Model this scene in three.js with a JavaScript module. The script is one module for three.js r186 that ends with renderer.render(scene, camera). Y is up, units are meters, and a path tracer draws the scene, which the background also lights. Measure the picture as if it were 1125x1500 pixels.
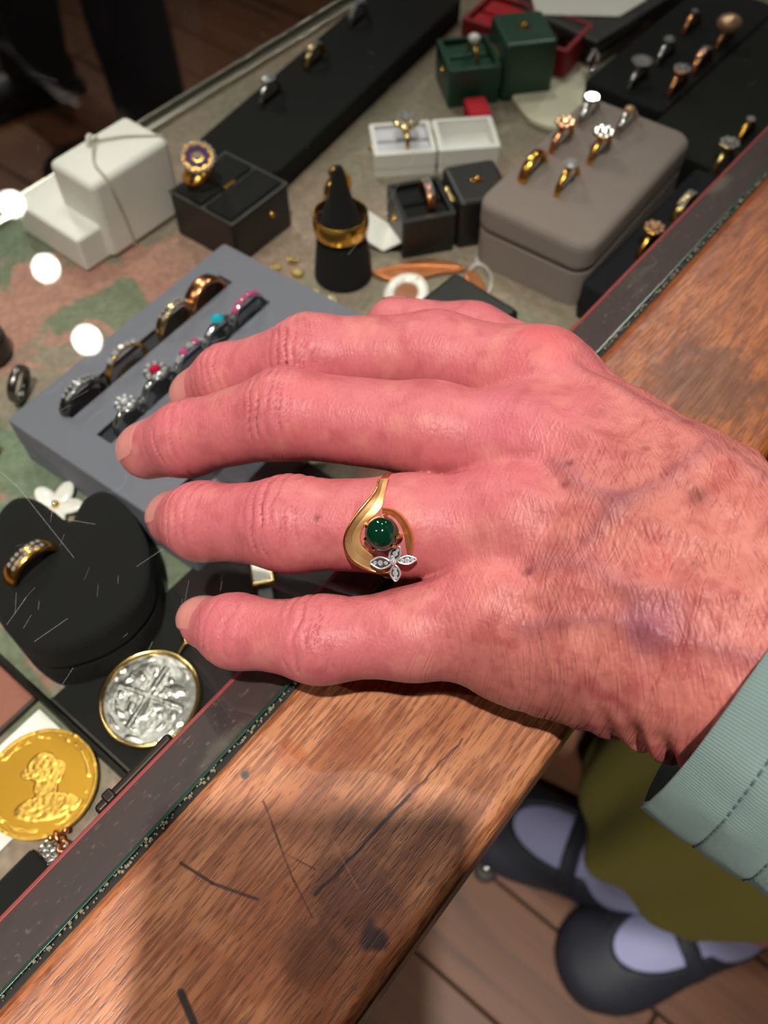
import * as THREE from 'three';
import { RoundedBoxGeometry } from 'three/addons/geometries/RoundedBoxGeometry.js';
import { mergeGeometries, mergeVertices } from 'three/addons/utils/BufferGeometryUtils.js';

// ---------------------------------------------------------------- camera, light, exposure
// x runs along the counter, y is up (glass top = 0), z points to the customers' side. Metres.
const scene = new THREE.Scene();
scene.background = new THREE.Color(0x0a0908);
const camera = new THREE.PerspectiveCamera(59.96, 1125 / 1500, 0.01, 30);
camera.position.set(0, 0.215, 0);
camera.up.set(0, 1, 0);
camera.lookAt(0.775 * 0.552, 0.215 - 0.834, -0.632 * 0.552);
camera.focus = 0.205;
camera.userData.fStop = 15;
scene.add(camera);
const renderer = new THREE.WebGLRenderer({ antialias: true });
renderer.toneMapping = THREE.LinearToneMapping;
renderer.toneMappingExposure = 0.72;
renderer.shadowMap.enabled = true;
const FLOOR = -0.76, CEIL = 1.85;
// ceiling lamps: place, aim, candela
const LAMPS = [
  [[-0.31, CEIL, 0.19], [0.03, 0, -0.065], 19.0, 'ceiling spot lamp over the near side of the wooden rail', 0.23, 1],
  [[0.937, CEIL, -1.95], [0.16, 0, -0.16], 3.4, 'ceiling spot lamp mirrored beside the grey ring tray'],
  [[1.065, CEIL, -2.306], [0.2, 0, -0.2], 3.2, 'ceiling spot lamp mirrored below the white ring box'],
  [[1.2, CEIL, -2.66], [0.25, 0, -0.25], 3.0, 'ceiling spot lamp farthest behind the display case'],
  [[0.75, CEIL, -0.75], [0.42, 0, -0.26], 2.8, 'ceiling spot lamp right above the display case'],  // fill light, added with no such lamp seen
  [[1.9, CEIL, -0.6], [0.5, 0, -0.2], 3.0, 'ceiling spot lamp over the long end of the display case'],  // another added fill lamp, no source known there
  [[-1.2, CEIL, -0.9], [0, -0.1, -0.3], 2.5, 'ceiling spot lamp over the staff side of the shop'],  // added for fill from the staff side, unseen
  [[-1.1, CEIL, 0.4], [0.3, FLOOR, 0.02], 12.0, 'added ceiling spot lamp that brightens the floor by the shoes', 0.13, 0.6],  // narrow beam added to brighten floor and skirt, no lamp known here
];

// ---------------------------------------------------------------- helpers
let seed = 7;
const rnd = () => { seed = (seed * 1664525 + 1013904223) >>> 0; return seed / 4294967296; };
const rr = (a, b) => a + (b - a) * rnd();
const hash = (x, y, z) => { let n = Math.imul(x, 374761393) ^ Math.imul(y, 668265263) ^ Math.imul(z, 1274126177); n = Math.imul(n ^ (n >>> 13), 1274126177); return ((n ^ (n >>> 16)) >>> 0) / 4294967296; };
const fade = (t) => t * t * (3 - 2 * t);
function noise(x, y, z = 0) {
  const X = Math.floor(x), Y = Math.floor(y), Z = Math.floor(z), u = fade(x - X), v = fade(y - Y), w = fade(z - Z);
  const l = (a, b, t) => a + (b - a) * t;
  return l(l(l(hash(X, Y, Z), hash(X + 1, Y, Z), u), l(hash(X, Y + 1, Z), hash(X + 1, Y + 1, Z), u), v),
    l(l(hash(X, Y, Z + 1), hash(X + 1, Y, Z + 1), u), l(hash(X, Y + 1, Z + 1), hash(X + 1, Y + 1, Z + 1), u), v), w);
}
const fbm = (x, y, z = 0, o = 4) => { let s = 0, a = 0.5, t = 0; for (let i = 0; i < o; i++) { s += a * noise(x, y, z + i * 17.3); t += a; a *= 0.5; x *= 2.03; y *= 2.03; z *= 2.03; } return s / t; };
const clamp = (x, a = 0, b = 1) => Math.min(b, Math.max(a, x));
const sstep = (a, b, x) => fade(clamp((x - a) / (b - a)));
const mix = (a, b, t) => a + (b - a) * t;
const mix3 = (a, b, t) => [mix(a[0], b[0], t), mix(a[1], b[1], t), mix(a[2], b[2], t)];
const lin = (c) => c <= 0.04045 ? c / 12.92 : Math.pow((c + 0.055) / 1.055, 2.4);
const srgb = (r, g, b) => [lin(r / 255), lin(g / 255), lin(b / 255)];
function tex(w, h, fn, color = true, rep = 1) {   // fn(u, v) -> [r, g, b] 0..255 or a grey
  const d = new Uint8Array(w * h * 4);
  for (let j = 0; j < h; j++) for (let i = 0; i < w; i++) {
    let c = fn(i / w, j / h); if (typeof c === 'number') c = [c, c, c];
    const o = (j * w + i) * 4; d[o] = clamp(c[0], 0, 255); d[o + 1] = clamp(c[1], 0, 255); d[o + 2] = clamp(c[2], 0, 255); d[o + 3] = 255;
  }
  const t = new THREE.DataTexture(d, w, h); t.wrapS = t.wrapT = THREE.RepeatWrapping; t.magFilter = THREE.LinearFilter;
  if (color) t.colorSpace = THREE.SRGBColorSpace;
  t.repeat.set(rep, rep); t.needsUpdate = true; return t;
}
const used = {};
const numbered = (n) => { const k = used[n] = (used[n] ?? -1) + 1; return k ? n + '_' + String(k).padStart(3, '0') : n; };
const K = 0.001;
function prep(g) {
  g = g.index ? g.toNonIndexed() : g;
  for (const k of Object.keys(g.attributes)) if (!['position', 'normal', 'uv'].includes(k)) g.deleteAttribute(k);
  if (!g.attributes.uv) g.setAttribute('uv', new THREE.BufferAttribute(new Float32Array(g.attributes.position.count * 2), 2));
  return g;
}
const merged = (list) => list.length === 1 ? list[0] : mergeGeometries(list.map(prep));
// geometries below are written in millimetres; part() turns them into metres
function part(parent, name, geos, mat, label) {
  const g = merged([].concat(geos)).clone().scale(K, K, K);
  const m = new THREE.Mesh(g, mat); m.castShadow = m.receiveShadow = true;
  m.name = parent === scene ? numbered(name) : name; parent.add(m);
  if (label && parent !== scene) m.userData.label = label;
  return m;
}
function thing(name, label, category, [x, y, z] = [0, 0, 0], ry = 0, group) {
  const o = new THREE.Group(); o.name = numbered(name); scene.add(o);
  o.position.set(x * K, y * K, z * K); o.rotation.y = ry; o.userData = { label, category };
  if (group) o.userData.group = group;
  return o;
}
function structure(o) { o.userData.kind = 'structure'; return o; }
const tr = (g, x = 0, y = 0, z = 0, rx = 0, ry = 0, rz = 0) => { if (rx) g.rotateX(rx); if (ry) g.rotateY(ry); if (rz) g.rotateZ(rz); return g.translate(x, y, z); };
const rbox = (w, h, d, r = 1, x = 0, y = 0, z = 0, ry = 0) => tr(new RoundedBoxGeometry(w, h, d, 3, Math.min(r, w / 2.01, h / 2.01, d / 2.01)), x, y, z, 0, ry);
const bx2 = (x0, x1, y0, y1, z0, z1, r = 0.5) => rbox(x1 - x0, y1 - y0, z1 - z0, r, (x0 + x1) / 2, (y0 + y1) / 2, (z0 + z1) / 2);
const lathe = (pts, seg = 40) => new THREE.LatheGeometry(pts.map((p) => new THREE.Vector2(p[0], p[1])), seg);
const flat = (g) => { g = g.index ? g.toNonIndexed() : g; g.computeVertexNormals(); return g; };
function polyShape(pts) { const s = new THREE.Shape(); pts.forEach(([x, z], i) => i ? s.lineTo(x, -z) : s.moveTo(x, -z)); s.closePath(); return s; }
function roundedPts(x0, x1, z0, z1, r, n = 5) {
  const o = []; for (const [cx, cz, a] of [[x1 - r, z1 - r, 0], [x0 + r, z1 - r, 1], [x0 + r, z0 + r, 2], [x1 - r, z0 + r, 3]])
    for (let i = 0; i <= n; i++) { const t = (a + i / n) * Math.PI / 2; o.push([cx + r * Math.cos(t), cz + r * Math.sin(t)]); }
  return o;
}
function slab(pts, y0, y1, bevel = 0.6, holes = []) {     // outline in x/z raised from y0 to y1, with real holes
  const s = pts instanceof THREE.Shape ? pts : polyShape(pts);
  for (const h of holes) s.holes.push(polyShape(h));
  const g = new THREE.ExtrudeGeometry(s, { depth: y1 - y0 - 2 * bevel, bevelEnabled: bevel > 0, bevelThickness: bevel, bevelSize: bevel, bevelOffset: -bevel, bevelSegments: 3, curveSegments: 8 });
  return g.rotateX(-Math.PI / 2).translate(0, y0 + bevel, 0);
}
const tube = (pts, r, seg = 40, rad = 8, closed = false) => new THREE.TubeGeometry(new THREE.CatmullRomCurve3(pts.map((p) => new THREE.Vector3(...p)), closed), seg, r, rad, closed);
const smooth = (pts, n = 60) => new THREE.CatmullRomCurve3(pts.map(([x, z]) => new THREE.Vector3(x, 0, z)), true).getSpacedPoints(n).slice(0, n).map((p) => [p.x, p.z]);

// mesh a distance field (millimetres): surface nets, vertices pulled onto the surface
function meshField(f, lo, hi, cell, colorFn, uvFn) {
  const n = [0, 1, 2].map((i) => Math.ceil((hi[i] - lo[i]) / cell) + 2), [nx, ny, nz] = n;
  const val = new Float32Array(nx * ny * nz), B = 6, at = (i, j, k) => (k * ny + j) * nx + i;
  for (let K0 = 0; K0 < nz; K0 += B) for (let J0 = 0; J0 < ny; J0 += B) for (let I0 = 0; I0 < nx; I0 += B) {
    const d = f(lo[0] + (I0 + B / 2) * cell, lo[1] + (J0 + B / 2) * cell, lo[2] + (K0 + B / 2) * cell), far = Math.abs(d) > B * cell * 1.25 + cell;
    for (let k = K0; k < Math.min(nz, K0 + B); k++) for (let j = J0; j < Math.min(ny, J0 + B); j++) for (let i = I0; i < Math.min(nx, I0 + B); i++)
      val[at(i, j, k)] = far ? d : f(lo[0] + i * cell, lo[1] + j * cell, lo[2] + k * cell);
  }
  const id = new Int32Array(nx * ny * nz).fill(-1), pos = [], idx = [];
  const E = [[0, 1], [2, 3], [4, 5], [6, 7], [0, 2], [1, 3], [4, 6], [5, 7], [0, 4], [1, 5], [2, 6], [3, 7]];
  for (let k = 0; k < nz - 1; k++) for (let j = 0; j < ny - 1; j++) for (let i = 0; i < nx - 1; i++) {
    const c = []; let neg = 0;
    for (let q = 0; q < 8; q++) { const v = val[at(i + (q & 1), j + ((q >> 1) & 1), k + (q >> 2))]; c.push(v); if (v < 0) neg++; }
    if (neg === 0 || neg === 8) continue;
    let x = 0, y = 0, z = 0, m = 0;
    for (const [a, b] of E) if ((c[a] < 0) !== (c[b] < 0)) {
      const t = c[a] / (c[a] - c[b]);
      x += mix(a & 1, b & 1, t); y += mix((a >> 1) & 1, (b >> 1) & 1, t); z += mix(a >> 2, b >> 2, t); m++;
    }
    id[at(i, j, k)] = pos.length / 3; pos.push(lo[0] + (i + x / m) * cell, lo[1] + (j + y / m) * cell, lo[2] + (k + z / m) * cell);
  }
  for (let k = 1; k < nz - 1; k++) for (let j = 1; j < ny - 1; j++) for (let i = 1; i < nx - 1; i++) {
    const s = val[at(i, j, k)] < 0;
    const quad = (a, b, c, d, flip) => { if (a < 0 || b < 0 || c < 0 || d < 0) return; flip ? idx.push(a, c, b, a, d, c) : idx.push(a, b, c, a, c, d); };
    if (s !== (val[at(i + 1, j, k)] < 0)) quad(id[at(i, j - 1, k - 1)], id[at(i, j, k - 1)], id[at(i, j, k)], id[at(i, j - 1, k)], !s);
    if (s !== (val[at(i, j + 1, k)] < 0)) quad(id[at(i - 1, j, k - 1)], id[at(i - 1, j, k)], id[at(i, j, k)], id[at(i, j, k - 1)], !s);
    if (s !== (val[at(i, j, k + 1)] < 0)) quad(id[at(i - 1, j - 1, k)], id[at(i, j - 1, k)], id[at(i, j, k)], id[at(i - 1, j, k)], !s);
  }
  const N = pos.length / 3, nor = new Float32Array(N * 3), col = colorFn ? new Float32Array(N * 3) : null, uv = new Float32Array(N * 2), e = cell * 0.35;
  for (let q = 0; q < N; q++) {
    let x = pos[q * 3], y = pos[q * 3 + 1], z = pos[q * 3 + 2], gx, gy, gz, l;
    for (let it = 0; it < 2; it++) {
      const d = f(x, y, z);
      gx = f(x + e, y, z) - f(x - e, y, z); gy = f(x, y + e, z) - f(x, y - e, z); gz = f(x, y, z + e) - f(x, y, z - e); l = Math.hypot(gx, gy, gz) || 1;
      const step = clamp(d, -cell, cell) * (it ? 0 : 0.9); x -= step * gx / l; y -= step * gy / l; z -= step * gz / l;
    }
    pos[q * 3] = x; pos[q * 3 + 1] = y; pos[q * 3 + 2] = z; nor[q * 3] = gx / l; nor[q * 3 + 1] = gy / l; nor[q * 3 + 2] = gz / l;
    if (col) { const c = colorFn(x, y, z, gx / l, gy / l, gz / l); col[q * 3] = c[0]; col[q * 3 + 1] = c[1]; col[q * 3 + 2] = c[2]; }
    const u = uvFn ? uvFn(x, y, z) : [x / 100, z / 100]; uv[q * 2] = u[0]; uv[q * 2 + 1] = u[1];
  }
  const g = new THREE.BufferGeometry();
  g.setAttribute('position', new THREE.BufferAttribute(new Float32Array(pos), 3)); g.setAttribute('normal', new THREE.BufferAttribute(nor, 3));
  g.setAttribute('uv', new THREE.BufferAttribute(uv, 2)); if (col) g.setAttribute('color', new THREE.BufferAttribute(col, 3));
  g.setIndex(new THREE.BufferAttribute(new Uint32Array(idx), 1)); return g;
}
function cone2(a, b) {   // tapered capsule a = [x, y, z, r] to b
  const dx = b[0] - a[0], dy = b[1] - a[1], dz = b[2] - a[2], L = dx * dx + dy * dy + dz * dz || 1e-9;
  return (x, y, z) => { const px = x - a[0], py = y - a[1], pz = z - a[2], t = clamp((px * dx + py * dy + pz * dz) / L); return Math.hypot(px - dx * t, py - dy * t, pz - dz * t) - a[3] - (b[3] - a[3]) * t; };
}
const smin = (a, b, k) => { const h = Math.max(k - Math.abs(a - b), 0) / k; return Math.min(a, b) - h * h * k * 0.25; };
const chain = (js, k) => { const c = js.slice(1).map((j, i) => cone2(js[i], j)); return (x, y, z) => { let d = c[0](x, y, z); for (let i = 1; i < c.length; i++) d = smin(d, c[i](x, y, z), k); return d; }; };
const ellip = (cx, cy, cz, rx, ry, rz) => (x, y, z) => { const k0 = Math.hypot((x - cx) / rx, (y - cy) / ry, (z - cz) / rz), k1 = Math.hypot((x - cx) / rx / rx, (y - cy) / ry / ry, (z - cz) / rz / rz); return k1 ? k0 * (k0 - 1) / k1 : -Math.min(rx, ry, rz); };

// ---------------------------------------------------------------- materials
const std = (c, rough, o = {}) => new THREE.MeshPhysicalMaterial({ color: Array.isArray(c) ? new THREE.Color().setRGB(...srgb(...c)) : c, roughness: rough, ...o });
const gold = std([232, 178, 84], 0.22, { metalness: 1 });
const paleGold = std([226, 196, 130], 0.2, { metalness: 1 });
const roseGold = std([232, 160, 110], 0.24, { metalness: 1 });
const silver = std([215, 215, 212], 0.18, { metalness: 1 });
const darkSilver = std([120, 118, 116], 0.3, { metalness: 1 });
const diamond = std([245, 245, 250], 0.06, { metalness: 0.7 });
const pinkGem = std([226, 90, 150], 0.08, { metalness: 0.35 });
const rubyGem = std([200, 20, 70], 0.08, { metalness: 0.3 });
const blueGem = std([40, 175, 195], 0.1, { metalness: 0.2 });
const violetGem = std([96, 80, 130], 0.1, { metalness: 0.3 });
const champagneGem = std([222, 178, 140], 0.1, { metalness: 0.5 });
const velvetBump = tex(256, 256, (u, v) => 255 * (0.5 * hash(u * 256 | 0, v * 256 | 0, 3) + 0.5 * noise(u * 64, v * 64)), false, 4);
const blackVelvet = std([18, 18, 17], 0.95, { bumpMap: velvetBump, bumpScale: 0.0003 });
const navyVelvet = std([20, 23, 31], 0.95, { bumpMap: velvetBump, bumpScale: 0.0003 });
const greenBlackVelvet = std([26, 29, 23], 0.95, { bumpMap: velvetBump, bumpScale: 0.0003 });
const greyFoam = std([139, 140, 153], 0.95, { sheen: 0.3, bumpMap: velvetBump, bumpScale: 0.0002 });
const taupeFoam = std([166, 150, 143], 0.95, { sheen: 0.3, bumpMap: velvetBump, bumpScale: 0.0002 });
const blackLeather = std([22, 21, 20], 0.45, { clearcoat: 0.2, clearcoatRoughness: 0.3 });
const greenLeather = std([22, 66, 48], 0.4, { clearcoat: 0.2, clearcoatRoughness: 0.3 });
const redLeather = std([150, 16, 32], 0.5);
const redVelvet = std([190, 22, 40], 0.85);
const whitePlastic = std([240, 238, 234], 0.4, { clearcoat: 0.3, clearcoatRoughness: 0.3 });
const whiteCard = std([238, 235, 228], 0.7);
const creamCloth = std([226, 220, 196], 0.9);
const pearlWhite = std([242, 238, 230], 0.25, { clearcoat: 0.6, clearcoatRoughness: 0.15 });
const copperMetal = std([214, 140, 92], 0.35, { metalness: 0.7 });
const chrome = std([205, 200, 185], 0.28, { metalness: 1 });
// ---------------------------------------------------------------- the room
const RX0 = -2300, RX1 = 3000, RZ0 = -3400, RZ1 = 2300, FY = FLOOR * 1000, CY = CEIL * 1000;
const plaster = std([112, 102, 88], 0.9, { bumpMap: velvetBump, bumpScale: 0.0006 });
const ceilingPaint = std([66, 62, 56], 0.95);
const floorWood = [0, 1, 2].map((n) => std('white', 0.5, {
  map: tex(128, 512, (u, v) => { const g = fbm(u * 26, v * 5, n * 9), k = fbm(u * 5, v * 6, n * 5 + 40); const s = sstep(0.62, 0.72, k); const c = mix3([122, 78, 50], [84, 52, 33], g); return mix3(c, [48, 28, 18], s * 0.7); }), clearcoat: 0.15, clearcoatRoughness: 0.4,
}));
const floor = structure(part(scene, 'floor', bx2(RX0, RX1, FY - 60, FY - 4, RZ0, RZ1), std([30, 19, 12], 0.9)));
{
  const pw = 105, plen = 1900, geo = new RoundedBoxGeometry(pw - 3, 12, plen - 3, 1, 1.5).scale(K, K, K);
  let col = 0;
  for (let x = RX0 + pw / 2; x < RX1; x += pw, col++) for (let j = -1; j < 4; j++) {
    const z0 = Math.max(RZ0, RZ0 + j * plen + ((col * 733) % plen)), z1 = Math.min(RZ1, RZ0 + (j + 1) * plen + ((col * 733) % plen));
    if (z1 - z0 < 60) continue;
    const m = new THREE.Mesh(geo, floorWood[(col * 7 + j * 5 + 10) % 3]); m.name = 'plank'; m.castShadow = m.receiveShadow = true;
    m.scale.z = (z1 - z0 - 3) / (plen - 3); m.position.set(x * K, (FY - 6) * K, (z0 + z1) / 2 * K); floor.add(m);
  }
}
structure(part(scene, 'ceiling', bx2(RX0, RX1, CY + 6, CY + 90, RZ0, RZ1), ceilingPaint));
structure(part(scene, 'wall_back', bx2(RX0, RX1, FY - 60, CY + 90, RZ0 - 100, RZ0), plaster));
structure(part(scene, 'wall_front', bx2(RX0, RX1, FY - 60, CY + 90, RZ1, RZ1 + 100), plaster));
structure(part(scene, 'wall_left', bx2(RX0 - 100, RX0, FY - 60, CY + 90, RZ0 - 100, RZ1 + 100), plaster));
structure(part(scene, 'wall_right', bx2(RX1, RX1 + 100, FY - 60, CY + 90, RZ0 - 100, RZ1 + 100), plaster));

const lampMetal = std([190, 188, 182], 0.35, { metalness: 0.8 });
const lampGlow = new THREE.MeshStandardMaterial({ color: 0x222222, emissive: new THREE.Color(1, 0.94, 0.86), emissiveIntensity: 60 });
for (const [p, aim, cd, label, cone = 0.85, soft = 0.6] of LAMPS) {
  const t = thing('ceiling_spot_lamp', label, 'lamp', [p[0] * 1000, CY, p[2] * 1000], 0, 'ceiling spot lamps');
  part(t, 'mounting_plate', lathe([[0, 6], [34, 6], [36, 3], [36, 0], [0, 0]], 32), lampMetal);
  part(t, 'stem', tr(new THREE.CylinderGeometry(6, 6, 42, 16), 0, -20, 0), lampMetal);
  const dir = new THREE.Vector3(aim[0] - p[0], aim[1] - p[1], aim[2] - p[2]).normalize(), q = new THREE.Quaternion().setFromUnitVectors(new THREE.Vector3(0, -1, 0), dir);
  const head = part(t, 'lamp_head', lathe([[0, 40], [18, 40], [26, 30], [44, -22], [46, -30], [43, -30], [40, -22], [0, -20]], 40), lampMetal);
  head.position.set(0, -0.075, 0); head.quaternion.copy(q);
  const lens = part(t, 'lens', lathe([[0, -27], [20, -26.5], [39, -24], [39, -22], [0, -22]], 40), lampGlow);
  lens.position.copy(head.position); lens.quaternion.copy(q); lens.castShadow = false;
  const s = new THREE.SpotLight(new THREE.Color(1, 0.94, 0.86), cd, 0, cone, soft, 2);
  s.position.set(p[0], p[1] - 0.075, p[2]).addScaledVector(dir, 0.034); s.target.position.set(...aim); s.castShadow = true; s.shadow.radius = 1.3; s.shadow.mapSize.set(1024, 1024); s.shadow.camera.near = 0.02;
  scene.add(s, s.target);
}

// ---------------------------------------------------------------- the display case
const woodTex = tex(2048, 512, (u, v) => {
  const x = u * 500 - 100, z = v * 62 - 75;                     // millimetres on the rail
  const warp = fbm(x / 60, z / 22, 3) * 10;
  const band = fbm(x / 130, (z + warp) / 5, 9), fine = fbm(x / 9, z / 0.55, 5, 3), pore = fbm(x / 2.8, (z + warp * 0.3) / 0.24, 1, 2), blotch = fbm(x / 45, z / 18, 21), fig = fbm(x / 7, z / 6, 33, 3);
  let c = mix3([198, 138, 98], [146, 88, 54], band);
  c = mix3(c, [122, 62, 32], 0.55 * sstep(0.45, 0.75, blotch));
  c = mix3(c, [206, 150, 108], 0.35 * sstep(0.5, 0.8, fig));
  c = mix3(c, [110, 60, 36], 0.6 * sstep(0.42, 0.7, fine));
  c = mix3(c, [62, 32, 20], 0.45 * sstep(0.55, 0.82, pore));
  const orange = sstep(105, 175, x + 50 * (fbm(x / 30, z / 12, 55) - 0.5)); c = mix3(c, [c[0] * 0.84, c[1] * 0.72, c[2] * 0.46], orange);  // far end darker and more orange: warmer, weaker light put into the colour
  const spot = (a, b, r, k, d = [40, 22, 16]) => { const q = Math.hypot(x - a, z - b) / r + (fbm(x / 3, z / 3, 8) - 0.5) * 0.9; c = mix3(c, d, k * (1 - sstep(0.4, 1, q))); };
  spot(22, -20.4, 4, 0.85, [38, 20, 22]); spot(29.3, -67.6, 1.3, 0.9, [52, 50, 56]); spot(26, -29, 12, 0.5, [70, 34, 24]); spot(215, -40, 22, 0.6, [72, 40, 18]); spot(52, -52, 7, 0.35, [120, 52, 24]); spot(40, -62, 5, 0.4, [140, 62, 30]); spot(10, -30, 9, 0.35, [60, 30, 20]);
  const seg = (ax, az, bx, bz, w, k, d = [40, 20, 14]) => { const dx = bx - ax, dz = bz - az, t = clamp(((x - ax) * dx + (z - az) * dz) / (dx * dx + dz * dz)), q = Math.hypot(x - ax - dx * t, z - az - dz * t + (noise(x / 2, 4) - 0.5) * 0.5); c = mix3(c, d, k * (1 - sstep(w * 0.4, w, q))); };
  seg(20, -36.3, 51, -33.7, 0.55, 0.9); seg(51, -33.7, 70, -32, 0.35, 0.6);
  seg(5.5, -64.8, 7, -56, 0.5, 0.8); seg(7, -56, 11, -46, 0.5, 0.7); 
  seg(27.6, -59.8, 19, -42, 0.35, 0.7); seg(19, -42, 16, -34, 0.35, 0.6); seg(22, -48, 24, -40, 0.3, 0.5); seg(33, -45, 27, -30, 0.3, 0.4, [190, 130, 96]);
  seg(-12.8, -45.6, -15.5, -38, 1.1, 0.9, [26, 18, 16]);
  return c;
});
const woodRough = tex(1024, 256, (u, v) => 120 + 80 * fbm(u * 90, v * 60, 4) , false);
const woodBump = tex(2048, 512, (u, v) => 255 * (1 - 0.7 * sstep(0.58, 0.74, fbm((u * 500 - 100) / 2.8, (v * 62 - 75 + fbm((u * 500 - 100) / 60, (v * 62 - 75) / 22, 3) * 3) / 0.24, 1, 2))) , false);
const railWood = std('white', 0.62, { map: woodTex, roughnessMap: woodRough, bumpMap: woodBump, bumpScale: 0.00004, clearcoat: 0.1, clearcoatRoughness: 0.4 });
const cabinetWood = std([70, 40, 26], 0.5);
const ledgeTex = tex(1024, 64, (u, v) => { const a = fbm(u * 70, v * 8, 3), b = fbm(u * 300, v * 20, 9); let c = mix3([54, 30, 29], [38, 22, 22], a); c = mix3(c, [108, 92, 84], 0.7 * sstep(0.66, 0.8, b)); return mix3(c, [92, 88, 78], 0.75 * sstep(0.62, 0.75, fbm(u * 14, v * 1.5, 31))); });
const ledgePaint = std('white', 0.5, { map: ledgeTex });
const redPaint = std([132, 48, 48], 0.5);
const clothTex = tex(1024, 1024, (u, v) => {
  const print = 1 - 0.8 * sstep(0.3, 0.42, u);
  const x = u * 18, z = v * 18, w = fbm(x * 0.8, z * 0.8, 6) * 2;
  const p = fbm(x + w, z, 2), q = fbm(x * 1.2, z * 1.2 + w, 11), n = fbm(x * 16, z * 16, 3, 2);
  let c = mix3([146, 134, 116], [126, 115, 100], fbm(x * 2, z * 2, 7));
  c = mix3(c, [172, 122, 106], 0.85 * print * sstep(0.45, 0.53, p)); c = mix3(c, [98, 116, 92], 0.8 * print * sstep(0.55, 0.6, q));
  return c.map((k) => k * (0.88 + 0.24 * n));
});
const deckCloth = std('white', 0.85, { map: clothTex });
function xzUV(g, sx, sz, ox = 0, oz = 0) { const p = g.attributes.position, uv = g.attributes.uv; for (let i = 0; i < p.count; i++) uv.setXY(i, (p.getX(i) - ox) / sx, (p.getZ(i) - oz + 0.0) / sz); return g; }
const caseX0 = -700, caseX1 = 1300;
const counter = thing('display_case', 'glass topped jewellery display case with worn wooden rail along its edge', 'display case', [0, 0, 0]);
{
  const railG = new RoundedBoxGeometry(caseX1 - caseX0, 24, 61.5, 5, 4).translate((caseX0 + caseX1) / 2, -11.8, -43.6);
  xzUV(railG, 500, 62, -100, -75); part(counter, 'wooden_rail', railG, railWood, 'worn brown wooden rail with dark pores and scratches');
  const ledgeG = bx2(caseX0, caseX1, -80, -6.3, -89.6, -75.4, 0.3); xzUV(ledgeG, 500, 16, 0, -90);
  part(counter, 'ledge', ledgeG, ledgePaint, 'dark brown painted ledge under the glass edge');
  part(counter, 'ledge_edge', bx2(caseX0, caseX1, -7.6, -6.1, -90.6, -89.3, 0.4), redPaint, 'thin red painted line');
  part(counter, 'latch', [bx2(1, 26, -13, -7.2, -93.6, -90.8, 1.2), bx2(4, 7, -12, -6.6, -94.2, -90.8, 0.8)], std([58, 48, 44], 0.35, { metalness: 0.6 }), 'small dark metal latch plate');
  const glassMat = new THREE.MeshPhysicalMaterial({ color: new THREE.Color(0.97, 0.985, 0.975), roughness: 0, transmission: 1, thickness: 0, ior: 1.5 });
  const pane = part(counter, 'glass_top', new THREE.BoxGeometry(caseX1 - caseX0 - 4, 6, 444).translate((caseX0 + caseX1) / 2, -3.02, -298), glassMat, 'clear glass top with fine scratches');
  part(pane, 'glass_edge', bx2(caseX0 + 2, caseX1 - 2, -6, -0.15, -76.0, -75.1, 0.2), std([22, 52, 42], 0.25), 'green polished glass edge');
  const sc = [];
  const scratch = (x0, z0, x1, z1, w) => { const L = Math.hypot(x1 - x0, z1 - z0); sc.push(tr(new THREE.BoxGeometry(L, 0.03, w), (x0 + x1) / 2, 0.02, (z0 + z1) / 2, 0, -Math.atan2(z1 - z0, x1 - x0))); };
  for (const s of [[49, -181.3, 43.3, -147.7], [19.8, -135.7, 29.8, -134.2], [49, -188.4, 48.6, -180.2], [188.1, -170, 214.4, -175.7], [214.4, -175.7, 255.9, -189.5], [190.2, -352.5, 193.6, -338.4], [50.1, -159.9, 54.5, -151.6], [18.3, -145.4, 26.7, -147.9], [52.5, -131.9, 65.9, -129.6], [187.6, -196.1, 185.2, -187.1]]) scratch(...s, 0.08);
  for (let i = 0; i < 110; i++) { const x = rr(15, 150), z = rr(-215, -95), a = rr(-0.5, 0.9), L = rr(1.5, 7); scratch(x, z, x + L * Math.cos(a), z - L * Math.sin(a), rr(0.03, 0.06)); }
  for (let i = 0; i < 60; i++) { const x = rr(60, 420), z = rr(-330, -95), a = rr(0, 3), L = rr(1, 4); scratch(x, z, x + L * Math.cos(a), z - L * Math.sin(a), 0.04); }
  const so = part(pane, 'scratches', sc, std([205, 205, 198], 0.6, { transparent: true, opacity: 0.22 }), 'fine pale scratches'); so.userData.kind = 'stuff';
  const gr = []; for (let i = 0; i < 700; i++) { const r = rr(0.12, 0.5) * (rnd() > 0.9 ? 1.7 : 1); gr.push(flat(new THREE.IcosahedronGeometry(r, 0)).translate(rr(-60, 340), -0.9 + rr(0, 0.5), -74.9 + rr(-0.5, 0.9))); }
  const grit = part(counter, 'grit', gr, std([120, 112, 92], 0.8), 'crumbs of grit in the joint'); grit.userData.kind = 'stuff';
  part(counter, 'joint_filler', bx2(caseX0, caseX1, -6, -1.3, -75.2, -73.4, 0.2), std([30, 30, 26], 0.9));
  const deckG = bx2(caseX0, caseX1, -92, -80, -386, -89.6, 0.4); xzUV(deckG, 600, 600); part(counter, 'deck', deckG, deckCloth, 'display deck covered in faded pink and green patterned cloth');
  part(counter, 'back_track', [bx2(caseX0, caseX1, -80, -77.5, -390, -382, 0.6), bx2(caseX0, caseX1, -77.8, -74.5, -390, -388.6, 0.4)], chrome, 'pale metal track along the back of the deck');
  part(counter, 'cabinet', [bx2(caseX0, caseX1, FY, -92, -384, -110, 2), bx2(caseX0, caseX1, -200, -92, -110, -92, 1), bx2(caseX0, caseX1, -92, -24, -89, -74, 1)], cabinetWood, 'dark wooden cabinet body');
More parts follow.
